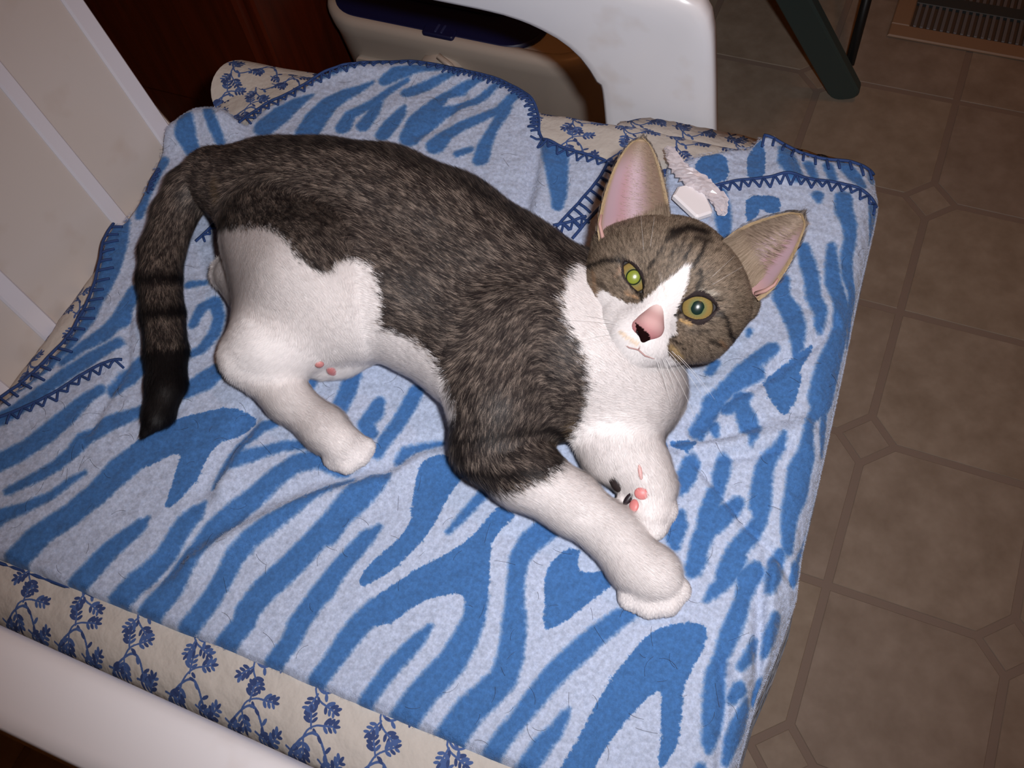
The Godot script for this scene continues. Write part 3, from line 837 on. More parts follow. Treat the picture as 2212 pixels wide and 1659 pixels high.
func chair() -> void:
	var o := thing("plastic_armchair", "white moulded plastic armchair with arched arms and a slatted back", "chair", Vector3(-0.4, 0, 0.64))
	var m := plastic()
	var up := Transform3D(Basis(Vector3(1, 0, 0), Vector3(0, 0, 1), Vector3(0, 1, 0)), Vector3.ZERO)
	var st := begin()
	prism(st, PackedVector2Array([Vector2(-0.66, 0.50), Vector2(-0.60, 0.43), Vector2(-0.30, 0.372), Vector2(-0.14, 0.375), Vector2(-0.12, 0.42), Vector2(-0.12, 0.86), Vector2(-0.14, 0.90), Vector2(-0.30, 0.903), Vector2(-0.60, 0.85), Vector2(-0.66, 0.78)]), 0.383, 0.404, 0.006, up, false)
	part("seat", finish(st), m, o)
	part("armrest", arm_mesh(0.37, 1.0), m, o)
	part("armrest", arm_mesh(0.904, -1.0), m, o)
	for s in [0.455, 0.825]:
		st = begin()
		tube(st, PackedVector3Array([Vector3(-0.60, 0.385, s), Vector3(-0.63, 0.2, s), Vector3(-0.66, 0.003, s + (s - 0.64) * 0.12)]), 0.022, 0.017, 12)
		part("leg", finish(st), m, o)
	# brackets that carry the arms round to the back
	for s in [1.0, -1.0]:
		st = begin()
		var zc := 0.637
		var p := PackedVector3Array()
		for k in 9:
			var t := k / 8.0
			p.append(Vector3(-0.645 - 0.05 * sin(t * PI / 2), 0.575 + 0.08 * t, zc - s * (0.285 - 0.13 * t * t)))
		tube(st, p, 0.022, 0.018, 10)
		part("arm_bracket", finish(st), m, o)
	# back: a leaning panel, narrow at the seat and flaring above
	var side := PackedVector2Array([Vector2(0.137, 0.395), Vector2(0.131, 0.44), Vector2(0.124, 0.50), Vector2(0.123, 0.575), Vector2(0.14, 0.62), Vector2(0.18, 0.68), Vector2(0.20, 0.78), Vector2(0.19, 0.86), Vector2(0.14, 0.915), Vector2(0.05, 0.935)])
	side = smooth_line(side, 0.015)
	var outline := PackedVector2Array()
	for p in side: outline.append(Vector2(p.x, p.y))
	for k in range(side.size() - 1, -1, -1): outline.append(Vector2(-side[k].x - 0.0, side[k].y))
	var worn := m.duplicate() as StandardMaterial3D
	worn.albedo_color = Color8(206, 196, 190)
	# its own axes: x across (along -z), y up the lean, z forwards
	var tilt := 0.125
	var up_back := Vector3(-tilt, 1, 0).normalized()
	var across := Vector3(0, 0, -1)
	var fwd := across.cross(up_back)
	var fr := Transform3D(Basis(across, up_back, fwd), Vector3(-0.6085 + tilt * 0.45, 0.0, 0.637))
	st = begin()
	prism(st, outline, -0.012, 0.0, 0.003, fr, false)
	part("backrest", finish(st), worn, o)
	var clean := mat(220, 216, 224, 0.3)
	# raised edge strips and ribs of the back
	var ribs := [[0.108, 0.129, 0.0022], [0.030, 0.048, 0.0022], [-0.074, -0.054, 0.0022], [-0.129, -0.112, 0.0022]]
	for r in ribs:
		st = begin()
		prism(st, PackedVector2Array([Vector2(r[0] - 0.002, 0.40), Vector2(r[1] - 0.006, 0.40), Vector2(r[1] - 0.006, 0.60), Vector2(r[1], 0.66), Vector2(r[1] * 1.1, 0.90), Vector2(r[0] * 1.1, 0.90), Vector2(r[0], 0.66)]), -0.003, r[2], 0.0015, fr)
		part("back_rib", finish(st), clean, o)

func vine_texture() -> Texture2D:
	var w := 1024
	var im := Image.create(w, w, false, Image.FORMAT_RGB8)
	im.fill(Color8(183, 176, 168))
	var dark := Color8(62, 86, 136)
	var deep := Color8(44, 62, 108)
	var r := RandomNumberGenerator.new()
	r.seed = 21
	var rows := 4
	var waves := 4
	for row in rows:
		var y0 := w * (row + 0.5) / rows
		var ph := row * 2.4
		var prev := Vector2.ZERO
		for k in 401:
			var x := w * k / 400.0
			var p := Vector2(x, y0 + 62.0 * sin(TAU * waves * x / w + ph))
			if k > 0: stroke(im, prev, p, 4.2, dark)
			prev = p
		for q in waves * 2:
			var x := w * (q + 0.25) / (waves * 2.0) - ph * w / TAU / waves
			var s := 1.0 if q % 2 == 0 else -1.0
			var crest := Vector2(x, y0 + 62.0 * s)
			# from each bend a branch leaves outwards and ends in a sprig
			var a: float = s * 1.0 + r.randf_range(-0.3, 0.3)
			var pos := crest
			for k in 3 + (q + row) % 3:
				var nxt := pos + Vector2(cos(a), sin(a)) * 11.0
				stroke(im, pos, nxt, 3.6, dark)
				pos = nxt
				a -= s * 0.16
			leaf(im, crest.lerp(pos, 0.5), a + 1.0, 28.0, deep)
			sprig(im, crest.lerp(pos, 0.35), a + s * (1.5 + r.randf_range(-0.3, 0.3)), r, dark, deep)
			sprig(im, pos, a, r, dark, deep)
			# inside the bend a sprig of its own
			sprig(im, crest - Vector2(6, 22.0 * s), -s * (1.25 + r.randf_range(-0.4, 0.3)), r, dark, deep)
			stroke(im, crest, crest - Vector2(6, 22.0 * s), 3.2, dark)
			sprig(im, Vector2(x + w / (waves * 4.0), y0 + 8.0), 0.25 + r.randf_range(-0.3, 0.3), r, dark, deep)
			for k in 2:
				var xx := x + w / (waves * 2.0) * (k * 0.34 + 0.33)
				var on := Vector2(xx, y0 + 62.0 * sin(TAU * waves * xx / w + ph))
				var tilt := r.randf_range(0.5, 1.3) * (1.0 if k % 2 == 0 else -1.0)
				leaf(im, on, tilt, 30.0, dark if r.randf() < 0.6 else deep)
				leaf(im, on, tilt + PI * 0.8, 26.0, dark if r.randf() < 0.6 else deep)
	return ImageTexture.create_from_image(im)

func sprig(im: Image, at: Vector2, a: float, r: RandomNumberGenerator, c1: Color, c2: Color) -> void:
	var pos := at
	for k in 3:
		var nxt := pos + Vector2(cos(a), sin(a)) * 17.0
		stroke(im, pos, nxt, 3.4, c1)
		leaf(im, nxt, a + 0.95, 29.0 - k * 2.0, c1 if r.randf() < 0.5 else c2)
		leaf(im, nxt, a - 0.8, 36.0 - k * 2.0, c1 if r.randf() < 0.5 else c2)
		pos = nxt
	leaf(im, pos, a, 28.0, c2)

func stroke(im: Image, a: Vector2, b: Vector2, r: float, c: Color) -> void:
	var n := int(a.distance_to(b) / 2.0) + 1
	for k in n + 1:
		ellipse(im, a.lerp(b, float(k) / n), r, r, 0.0, c)

func leaf(im: Image, at: Vector2, a: float, length: float, c: Color) -> void:
	ellipse(im, at + Vector2(cos(a), sin(a)) * (length * 0.55), length * 0.46, length * 0.21, a, c)

func ellipse(im: Image, at: Vector2, ra: float, rb: float, a: float, c: Color) -> void:
	var w := im.get_width()
	var h := im.get_height()
	var ca := cos(a)
	var sa := sin(a)
	var m := int(maxf(ra, rb)) + 1
	for dy in range(-m, m + 1):
		for dx in range(-m, m + 1):
			var u := (dx * ca + dy * sa) / ra
			var v := (-dx * sa + dy * ca) / rb
			if u * u + v * v <= 1.0:
				im.set_pixel(posmod(int(at.x) + dx, w), posmod(int(at.y) + dy, h), c)

const CUSHION := [-0.607, 0.3865, -0.077, 0.902]
func rect_inside(x: float, z: float, r: Array, rad: float) -> float:
	var cx: float = (r[0] + r[2]) / 2
	var cz: float = (r[1] + r[3]) / 2
	var qx: float = absf(x - cx) - (r[2] - r[0]) / 2 + rad
	var qz: float = absf(z - cz) - (r[3] - r[1]) / 2 + rad
	return -(Vector2(maxf(qx, 0), maxf(qz, 0)).length() + minf(maxf(qx, qz), 0) - rad)

func cushion_height(x: float, z: float) -> float:
	var d := rect_inside(x, z, CUSHION, 0.03)
	var r := 0.022
	var t := clampf(d / r, 0.0, 1.0)
	var y := CLOTH - 0.02 + 0.02 * sqrt(maxf(0.0, 1.0 - (1.0 - t) * (1.0 - t)))
	y -= 0.0045 * (1.0 - smoothstep(0.0, 0.05, d))
	y += 0.0012 * noise.get_noise_2d(x * 26.0, z * 26.0) + 0.0008 * noise.get_noise_2d(x * 70.0, z * 70.0 + 9.0)
	return y

func cushion() -> void:
	var o := thing("seat_cushion", "cream chair cushion printed with blue leafy vines under the fleece blanket", "cushion", Vector3(-0.342, 0.404, 0.644))
	var m := mat(255, 255, 255, 0.85)
	m.albedo_texture = vine_texture()
	m.uv1_scale = Vector3(6.0, 6.0, 1)
	m.normal_enabled = true
	m.normal_texture = noise_texture(0.05, 512, true, 3.0, 3)
	m.normal_scale = 0.4
	var n := 110
	var rings := []
	var st := begin()
	st.set_smooth_group(1)
	# concentric rows from the centre out, then down the side and under
	var around := 220
	var rows := []
	for k in n + 1:
		rows.append(PackedVector3Array())
	var w: float = CUSHION[2] - CUSHION[0]
	var dd: float = CUSHION[3] - CUSHION[1]
	var nx := 130
	var nz := 124
	var grid := []
	for j in nz + 1:
		var row := PackedVector3Array()
		for i in nx + 1:
			var u := edge_spaced(float(i) / nx)
			var v := edge_spaced(float(j) / nz)
			# square to rounded square
			var px: float = CUSHION[0] + w * u
			var pz: float = CUSHION[1] + dd * v
			var d := rect_inside(px, pz, CUSHION, 0.03)
			if d < 0.0:
				var cx := clampf(px, CUSHION[0] + 0.03, CUSHION[2] - 0.03)
				var cz := clampf(pz, CUSHION[1] + 0.03, CUSHION[3] - 0.03)
				var dir := Vector2(px - cx, pz - cz).normalized() * 0.03
				px = cx + dir.x
				pz = cz + dir.y
			var y := cushion_height(px, pz)
			# the far edge runs a little askew
			pz += (1.0 - (pz - CUSHION[1]) / dd) * clampf((-0.25 - px) / 0.357, 0.0, 1.0) * 0.028
			row.append(Vector3(px, y, pz))
		grid.append(row)
	for j in nz:
		for i in nx:
			var c := [grid[j][i], grid[j][i + 1], grid[j + 1][i + 1], grid[j + 1][i]]
			for q in [0, 1, 2, 0, 2, 3]:
				st.set_uv(Vector2(c[q].x, c[q].z))
				st.add_vertex(c[q])
	# side wall down to the seat
	var loop := PackedVector3Array()
	for i in nx: loop.append(grid[0][i])
	for j in nz: loop.append(grid[j][nx])
	for i in nx: loop.append(grid[nz][nx - i])
	for j in nz: loop.append(grid[nz - j][0])
	for i in loop.size():
		var a := loop[i]
		var b := loop[(i + 1) % loop.size()]
		var a2 := Vector3(a.x, 0.4045, a.z)
		var b2 := Vector3(b.x, 0.4045, b.z)
		var c := [a, a2, b2, b]
		for q in [0, 1, 2, 0, 2, 3]:
			st.set_uv(Vector2(c[q].x + c[q].z * 0.7, c[q].y + c[q].z))
			st.add_vertex(c[q])
	part("cover", finish(st), m, o)
	# flat flange with its seam along the far edge
	st = begin()
	st.set_smooth_group(1)
	var fl := []
	for k in 61:
		var t := k / 60.0
		var x := lerpf(-0.27, -0.085, t)
		var z := 0.3885 - 0.0035 * sin(t * PI)
		fl.append([Vector3(x, 0.4395, z + 0.010), Vector3(x, 0.4385 + 0.0012 * noise.get_noise_1d(x * 120.0), z - 0.0085 * smoothstep(0, 0.12, t) * smoothstep(1, 0.9, t)), Vector3(x, 0.4325, z - 0.007 * smoothstep(0, 0.12, t) * smoothstep(1, 0.9, t))])
	for k in 60:
		for e in 2:
			var c := [fl[k][e], fl[k][e + 1], fl[k + 1][e + 1], fl[k + 1][e]]
			for q in [0, 1, 2, 0, 2, 3]:
				st.set_uv(Vector2(c[q].x, c[q].z * 1.3 + 0.4))
				st.add_vertex(c[q])
	part("flange", finish(st), m, o)
	# corner of the cover that sticks up at the far left
	st = begin()
	st.set_smooth_group(1)
	var cn := []
	for j in 13:
		var row := PackedVector3Array()
		for i in 17:
			var u := i / 16.0
			var v := j / 12.0
			row.append(Vector3(-0.606 + 0.012 * pow(absf(v - 0.45) * 2.0, 3.0) * (1.0 - u) + 0.115 * u, 0.4375 + 0.0165 * pow(sin(v * PI), 0.6) * pow(1.0 - u, 0.8) + 0.004 * sin(u * 9.0 + v * 4.0) * v * (1.0 - v), 0.413 + 0.066 * v - 0.008 * u))
		cn.append(row)
	for j in 12:
		for i in 16:
			var c := [cn[j][i], cn[j][i + 1], cn[j + 1][i + 1], cn[j + 1][i]]
			for q in [0, 1, 2, 0, 2, 3]:
				st.set_uv(Vector2(c[q].x + 0.21, c[q].z + 0.3))
				st.add_vertex(c[q])
	part("corner_tuft", finish(st), m, o)

func edge_spaced(t: float) -> float:
	return t + 0.9 * (t - 0.5) * t * (1.0 - t) * -1.0 * -1.0 * 0.0 + (0.5 - 0.5 * cos(t * PI) - t) * 0.6


# ---------------------------------------------------------------- the fleece blanket
func drape_x(z: float) -> float:
	var n := DRAPE.size()
	if z <= DRAPE[0] / 1000.0: return DRAPE[1] / 1000.0
	for i in range(0, n - 2, 2):
		if z <= DRAPE[i + 2] / 1000.0:
			return lerpf(DRAPE[i + 1], DRAPE[i + 3], (z * 1000.0 - DRAPE[i]) / (DRAPE[i + 2] - DRAPE[i])) / 1000.0
	return DRAPE[n - 1] / 1000.0

func fold(x: float, z: float) -> float:
	var p := Vector2(x, z) * 1000.0
	var up := 0.0
	var down := 0.0
	for f in RELIEF:
		var w: float = f[5]
		var m := 3.0 * w
		if p.x < minf(f[0], f[2]) - m or p.x > maxf(f[0], f[2]) + m or p.y < minf(f[1], f[3]) - m or p.y > maxf(f[1], f[3]) + m: continue
		var d := seg_dist(p, Vector2(f[0], f[1]), Vector2(f[2], f[3])) / w
		# overlapping stretches of one fold do not add up
		var v: float = f[4] * exp(-d * d)
		if v > 0.0: up = maxf(up, v)
		else: down = minf(down, v)
	return (up + maxf(down, -4.0 - up * 0.5)) / 1000.0

var outline_mm: PackedVector2Array
# a point of the unrolled cloth, raised by lift above it
func cloth(u: float, z: float, lift := 0.0) -> Vector3:
	var r := 0.022
	var ux := drape_x(z) - r
	var y := 0.4552 + fold(u, z) + 0.0012 * noise.get_noise_2d(u * 18.0, z * 18.0) + 0.0006 * noise.get_noise_2d(u * 60.0, z * 60.0)
	# the far side slopes down with the cushion
	y -= 0.006 * (1.0 - smoothstep(0.385, 0.435, z))
	if u <= ux:
		return Vector3(u, y + lift, z)
	var a := minf((u - ux) / r, 1.45)
	var down := maxf(0.0, u - ux - 1.45 * r)
	var rr := r + lift
	return Vector3(ux + rr * sin(a) + down * 0.08, y - r + rr * cos(a) - down, z)

func edge_dist(p: Vector2) -> float:
	var d := 1e9
	var n := outline_mm.size()
	for i in n:
		var a := outline_mm[i]
		var b := outline_mm[(i + 1) % n]
		if minf(a.x, b.x) - p.x > 14.0 or p.x - maxf(a.x, b.x) > 14.0 or minf(a.y, b.y) - p.y > 14.0 or p.y - maxf(a.y, b.y) > 14.0: continue
		d = minf(d, seg_dist(p, a, b))
	d = minf(d, 14.0)
	return d if Geometry2D.is_point_in_polygon(p, outline_mm) else -d

const TEX := 1.7   # texture pixels per millimetre
const TEX_X := -760.0
const TEX_Z := 365.0
var print_mask: Image
func fleece_print() -> Image:
	var w := 1460
	var h := 900
	var mask := PackedByteArray()
	mask.resize(w * h)
	var soft := 1.3 * TEX
	for poly in STRIPE_POLYS:
		var p := PackedVector2Array()
		for q in pairs(poly): p.append((q - Vector2(TEX_X, TEX_Z)) * TEX)
		var lo := p[0]
		var hi := p[0]
		for q in p:
			lo = lo.min(q)
			hi = hi.max(q)
		# rounded a little by smoothing the outline
		var loop := PackedVector2Array()
		var n := p.size()
		for i in n:
			var a := p[i]
			var b := p[(i + 1) % n]
			loop.append(a.lerp(b, 0.25))
			loop.append(a.lerp(b, 0.75))
		for y in range(maxi(0, int(lo.y) - 2), mini(h, int(hi.y) + 3)):
			for x in range(maxi(0, int(lo.x) - 2), mini(w, int(hi.x) + 3)):
				if Geometry2D.is_point_in_polygon(Vector2(x, y), loop): mask[y * w + x] = 255
	for line in STRIPE_LINES:
		var n: int = line.size() / 3
		for i in n - 1:
			var a := (Vector2(line[i * 3], line[i * 3 + 1]) - Vector2(TEX_X, TEX_Z)) * TEX
			var b := (Vector2(line[i * 3 + 3], line[i * 3 + 4]) - Vector2(TEX_X, TEX_Z)) * TEX
			var ra: float = line[i * 3 + 2] * TEX / 2
			var rb: float = line[i * 3 + 5] * TEX / 2
			# short caps at the open ends keep the print's blunt tips
			var m := maxf(ra, rb) + 2.0
			var ab := b - a
			var l2 := maxf(ab.length_squared(), 1e-6)
			for y in range(maxi(0, int(minf(a.y, b.y) - m)), mini(h, int(maxf(a.y, b.y) + m) + 1)):
				for x in range(maxi(0, int(minf(a.x, b.x) - m)), mini(w, int(maxf(a.x, b.x) + m) + 1)):
					var p := Vector2(x, y) - a
					var t := clampf(p.dot(ab) / l2, 0.0, 1.0)
					var d := p.distance_to(ab * t) - lerpf(ra, rb, t)
					if d < soft:
						var v := int(255.0 * clampf(0.5 - d / soft * 0.5, 0.0, 1.0))
						var k := y * w + x
						if v > mask[k]: mask[k] = v
	return Image.create_from_data(w, h, false, Image.FORMAT_L8, mask)

func blanket() -> void:
	var o := thing("fleece_blanket", "blue and pale blue zebra striped fleece blanket folded over the cushion", "blanket", Vector3(-0.33, 0.4495, 0.63))
	print_mask = fleece_print()
	var w := print_mask.get_width()
	var h := print_mask.get_height()
	# jagged, slightly furry print edges and mottled pile
	var wob := FastNoiseLite.new()
	wob.seed = 3
	wob.frequency = 0.16
	wob.fractal_octaves = 2
	var src := print_mask.get_data()
	# the print runs on over the near fold
	var last := int((846.0 - TEX_Z) * TEX)
	for y in range(last + 1, h):
		for x in w: src[y * w + x] = src[last * w + mini(w - 1, x + (y - last) / 4)]
	var px := PackedByteArray()
	px.resize(w * h * 3)
	for y in h:
		for x in w:
			var n := wob.get_noise_2d(x, y)
			var sx := clampi(x + int(n * 3.4), 0, w - 1)
			var sy := clampi(y + int(wob.get_noise_2d(x + 700, y) * 3.4), 0, h - 1)
			var v := (src[sy * w + sx] * 2 + src[y * w + x]) / 765.0
			var over := x - int((-34.0 - TEX_X) * TEX)
			if over > 0: v = src[sy * w + maxi(0, sx - 2 * over)] / 255.0
			var k := 1.0 + 0.10 * n + 0.05 * (((x * 73 + y * 179 + x * y * 7) % 17) / 8.0 - 1.0)
			var i := (y * w + x) * 3
			px[i] = int(minf(255.0, lerpf(168.0, 55.0, v) * k))
			px[i + 1] = int(minf(255.0, lerpf(178.0, 101.0, v) * k))
			px[i + 2] = int(minf(255.0, lerpf(200.0, 156.0, v) * k))
	print_mask = Image.create_from_data(w, h, false, Image.FORMAT_RGB8, px)
	var m := mat(255, 255, 255, 0.9)
	m.albedo_texture = ImageTexture.create_from_image(print_mask)
	m.rim_enabled = true
	m.rim = 0.25
	m.rim_tint = 0.5
	m.normal_enabled = true
	m.normal_texture = noise_texture(0.09, 512, true, 5.0, 8)
	m.normal_scale = 0.25
	outline_mm = pairs(BLANKET_EDGE)
	var step := 0.0024
	var x0 := -0.70
	var z0 := 0.37
	var nx := int((0.045 - x0) / step)
	var nz := int((0.872 - z0) / step)
	var dist := PackedFloat32Array()
	dist.resize((nx + 1) * (nz + 1))
	var pos := PackedVector3Array()
	pos.resize((nx + 1) * (nz + 1))
	for j in nz + 1:
		for i in nx + 1:
			var q := Vector2(x0 + i * step, z0 + j * step)
			var d := edge_dist(q * 1000.0)
			dist[j * (nx + 1) + i] = d
			if d > -4.0: pos[j * (nx + 1) + i] = hem(q, d)
	var st := begin()
	st.set_smooth_group(1)
	for j in nz:
		for i in nx:
			var ids := [j * (nx + 1) + i, j * (nx + 1) + i + 1, (j + 1) * (nx + 1) + i + 1, (j + 1) * (nx + 1) + i]
			var loop := []
			for k in 4:
				var a: int = ids[k]
				var b: int = ids[(k + 1) % 4]
				if dist[a] >= 0.0: loop.append([pos[a], grid_uv(a, nx, x0, z0, step)])
				if (dist[a] >= 0.0) != (dist[b] >= 0.0):
					var t := dist[a] / (dist[a] - dist[b])
					var uv := grid_uv(a, nx, x0, z0, step).lerp(grid_uv(b, nx, x0, z0, step), t)
					loop.append([hem(uv, 0.0), uv])
			for k in range(1, loop.size() - 1):
				for q in [loop[0], loop[k], loop[k + 1]]:
					st.set_uv((q[1] * 1000.0 - Vector2(TEX_X, TEX_Z)) * TEX / Vector2(w, h))
					st.add_vertex(q[0])
	# a second coordinate is not needed: the nap's relief repeats with the print's own
	part("fleece", finish(st), m, o)
	stitching(o)
	nap(o)

func grid_uv(k: int, nx: int, x0: float, z0: float, step: float) -> Vector2:
	return Vector2(x0 + (k % (nx + 1)) * step, z0 + (k / (nx + 1)) * step)

# cloth with its rolled hem: at the outline it comes down to the cushion
func hem(q: Vector2, d: float) -> Vector3:
	var near := smoothstep(0.85, 0.858, q.y)
	var t := lerpf(4.0, 7.0, near)
	var f := clampf(d / t, 0.0, 1.0)
	var drop := lerpf(0.0045, 0.0075, near) * (1.0 - sqrt(maxf(0.0, 1.0 - (1.0 - f) * (1.0 - f))))
	return cloth(q.x, q.y, -drop)

func stitching(o: Node3D) -> void:
	var m := mat(30, 58, 110, 0.8)
	for s in STITCHES:
		var line := smooth_line(pairs(s, 3), 1.0)
		var st := begin()
		var r := 0.00095
		var along := PackedVector3Array()
		for k in range(0, line.size(), 3): along.append(cloth(line[k].x / 1000.0, line[k].y / 1000.0, 0.0012 if s[0] < 4 else -0.0072))
		tube(st, along, 0.0012, 0.0012, 5)
		var n := line.size()
		var total := 0.0
		var next := 0.0
		var flip := false
		var last := line[0]
		for k in range(1, n):
			total += line[k].distance_to(line[k - 1])
			if total < next or s[0] >= 3: continue
			var d := (line[k] - line[k - 1]).normalized()
			var nrm := Vector2(-d.y, d.x)
			if s[2] > 0 and s[0] == 1 and nrm.x < 0.0 and line[0].x < -500.0: nrm = -nrm
			var depth: float = absf(s[2]) * (1.0 + 0.18 * sin(k * 12.9))
			if s[0] == 0:
				next += s[1] * 0.5
				var tip: Vector2 = line[k] + nrm * depth
				var here: Vector2 = tip if flip else line[k]
				if next > s[1]: thread(st, last, here, r)
				last = here
				flip = not flip
			else:
				next += s[1]
				var sgn := signf(s[2])
				thread(st, line[k], line[k] + (nrm * sgn * depth + d * depth * 0.25), r * 1.15)
		part("edge_stitching", finish(st), m, o)

func thread(st: SurfaceTool, a: Vector2, b: Vector2, r: float) -> void:
	var p := PackedVector3Array()
	for k in 5:
		var q := a.lerp(b, k / 4.0)
		p.append(cloth(q.x / 1000.0, q.y / 1000.0, 0.0011 + 0.0004 * sin(k * PI / 4.0)))
	tube(st, p, r, r, 5)

# the raised nap of the fleece and the loose hairs the kitten has left in it
func nap(o: Node3D) -> void:
	var st := begin()
	for k in 5:
		var a := TAU * k / 5.0 + 0.4
		var d := Vector3(cos(a), 0, sin(a))
		var s := Vector3(-d.z, 0, d.x) * 0.00008
		var p := [d * 0.0003, d * 0.0010 + Vector3(0, 0.0006, 0), d * 0.0018 + Vector3(0, 0.0005, 0) + s * 3.0]
		quad(st, p[0] - s, p[1] - s, p[1] + s, p[0] + s)
		for q in [p[1] - s, p[2], p[1] + s]: st.add_vertex(q)
	var tuft := finish(st)
	var mm := MultiMesh.new()
	mm.transform_format = MultiMesh.TRANSFORM_3D
	mm.use_colors = true
	mm.mesh = tuft
	var spots: Array[Transform3D] = []
	var tint := PackedColorArray()
	var w := print_mask.get_width()
	var h := print_mask.get_height()
	while spots.size() < 120000:
		var q := Vector2(rng.randf_range(-0.64, -0.03), rng.randf_range(0.385, 0.864))
		if not Geometry2D.is_point_in_polygon(q * 1000.0, outline_mm): continue
		var p := cloth(q.x, q.y, -0.0002)
		var t := (q * 1000.0 - Vector2(TEX_X, TEX_Z)) * TEX
		var c := print_mask.get_pixel(clampi(int(t.x), 0, w - 1), clampi(int(t.y), 0, h - 1)).srgb_to_linear()
		c = c * rng.randf_range(0.82, 1.12)
		spots.append(Transform3D(Basis(Vector3.UP, rng.randf() * TAU) * rng.randf_range(0.4, 0.85), p))
		tint.append(c)
	mm.instance_count = spots.size()
	for i in spots.size():
		mm.set_instance_transform(i, spots[i])
		mm.set_instance_color(i, tint[i])
	var nm := MultiMeshInstance3D.new()
	nm.name = "nap"
	nm.multimesh = mm
	nm.material_override = vmat(0.9)
	nm.set_meta("kind", "stuff")
	o.add_child(nm)
	nm.position = -o.position
	# loose hairs
	st = begin()
	for k in 420:
		var q := Vector2(rng.randf_range(-0.60, -0.06), rng.randf_range(0.40, 0.862))
		if not Geometry2D.is_point_in_polygon(q * 1000.0, outline_mm): continue
		var a := rng.randf() * TAU
		var bend := rng.randf_range(-0.9, 0.9)
		var l := rng.randf_range(0.004, 0.013)
		var pts := PackedVector3Array()
		for i in 6:
			pts.append(cloth(q.x, q.y, 0.0011))
			q += Vector2(cos(a), sin(a)) * l / 5.0
			a += bend * 0.35
		tube(st, pts, 0.00009, 0.00006, 3, false)
	var hairs := MeshInstance3D.new()
	hairs.name = "loose_cat_hair"
	hairs.mesh = finish(st)
	hairs.material_override = mat(52, 46, 48, 0.6)
	add_child(hairs)
	tag(hairs, "fine dark shed cat hairs scattered over the striped blanket", "hair", "", "stuff")

func wrapper() -> void:
	var o := thing("plastic_wrapper", "crumpled clear plastic wrapper with a white paper tab beside the kitten's ear", "wrapper", Vector3(-0.187, 0.455, 0.462))
	# white tab: a bent slab
	var st := begin()
	var ax := Transform3D(Basis(Vector3(0.94, -0.10, 0.33), Vector3(0.15, 0.98, -0.12), Vector3(-0.31, 0.16, 0.94)).orthonormalized(), Vector3(-0.187, 0.4635, 0.469))
	prism(st, PackedVector2Array([Vector2(-0.0150, 0.001), Vector2(-0.0085, 0.0135), Vector2(-0.004, 0.0145), Vector2(0.0155, 0.0005), Vector2(0.0168, -0.002), Vector2(0.0125, -0.0125), Vector2(0.0105, -0.0135), Vector2(-0.0125, -0.0085)]), -0.003, 0.003, 0.0014, ax * Transform3D(Basis(Vector3(1, 0, 0), Vector3(0, 0, -1), Vector3(0, 1, 0)), Vector3.ZERO))
	part("paper_tab", finish(st), mat(238, 232, 234, 0.7), o)
	# crumpled film: a faceted, twisted sleeve
	var f := mat(238, 228, 232, 0.2)
	f.transparency = BaseMaterial3D.TRANSPARENCY_ALPHA
	f.albedo_color.a = 0.55
	f.clearcoat_enabled = true
	f.clearcoat = 0.9
	f.clearcoat_roughness = 0.08
	st = begin()
	st.set_smooth_group(-1)
	var path := [Vector3(-0.219, 0.463, 0.427), Vector3(-0.2135, 0.467, 0.4365), Vector3(-0.205, 0.4675, 0.447), Vector3(-0.193, 0.468, 0.4535), Vector3(-0.180, 0.4675, 0.458), Vector3(-0.1695, 0.464, 0.464), Vector3(-0.165, 0.461, 0.473)]
	var wd := [0.003, 0.0048, 0.0056, 0.0062, 0.0052, 0.0056, 0.003]
	var rings := []
	var sides := 16
	for i in path.size() * 5 - 4:
		var k := mini(i / 5, path.size() - 2)
		var t := (i - k * 5) / 5.0
		var c: Vector3 = path[k].lerp(path[k + 1], t)
		var r := lerpf(wd[k], wd[k + 1], t)
		var d: Vector3 = (path[k + 1] - path[k]).normalized()
		var s := d.cross(Vector3.UP).normalized()
		var u := s.cross(d)
		var ring := PackedVector3Array()
		for q in sides:
			var a := TAU * q / float(sides) + i * 0.17
			var rr := r * (1.0 + 0.3 * sin(q * 2.7 + i * 1.9) * sin(i * 0.83 + q) + rng.randf_range(-0.2, 0.2))
			ring.append(c + s * cos(a) * rr + u * sin(a) * rr * 0.62 + d * rng.randf_range(-0.001, 0.001))
		rings.append(ring)
	for i in rings.size() - 1:
		for q in sides:
			quad(st, rings[i][q], rings[i][(q + 1) % sides], rings[i + 1][(q + 1) % sides], rings[i + 1][q])
	for q in range(1, sides - 1):
		for p in [rings[0][0], rings[0][q + 1], rings[0][q]]: st.add_vertex(p)
		for p in [rings[-1][0], rings[-1][q], rings[-1][q + 1]]: st.add_vertex(p)
	part("film", finish(st), f, o)


# ---------------------------------------------------------------- the kitten
var field := PackedFloat32Array()
var flow := PackedVector3Array()

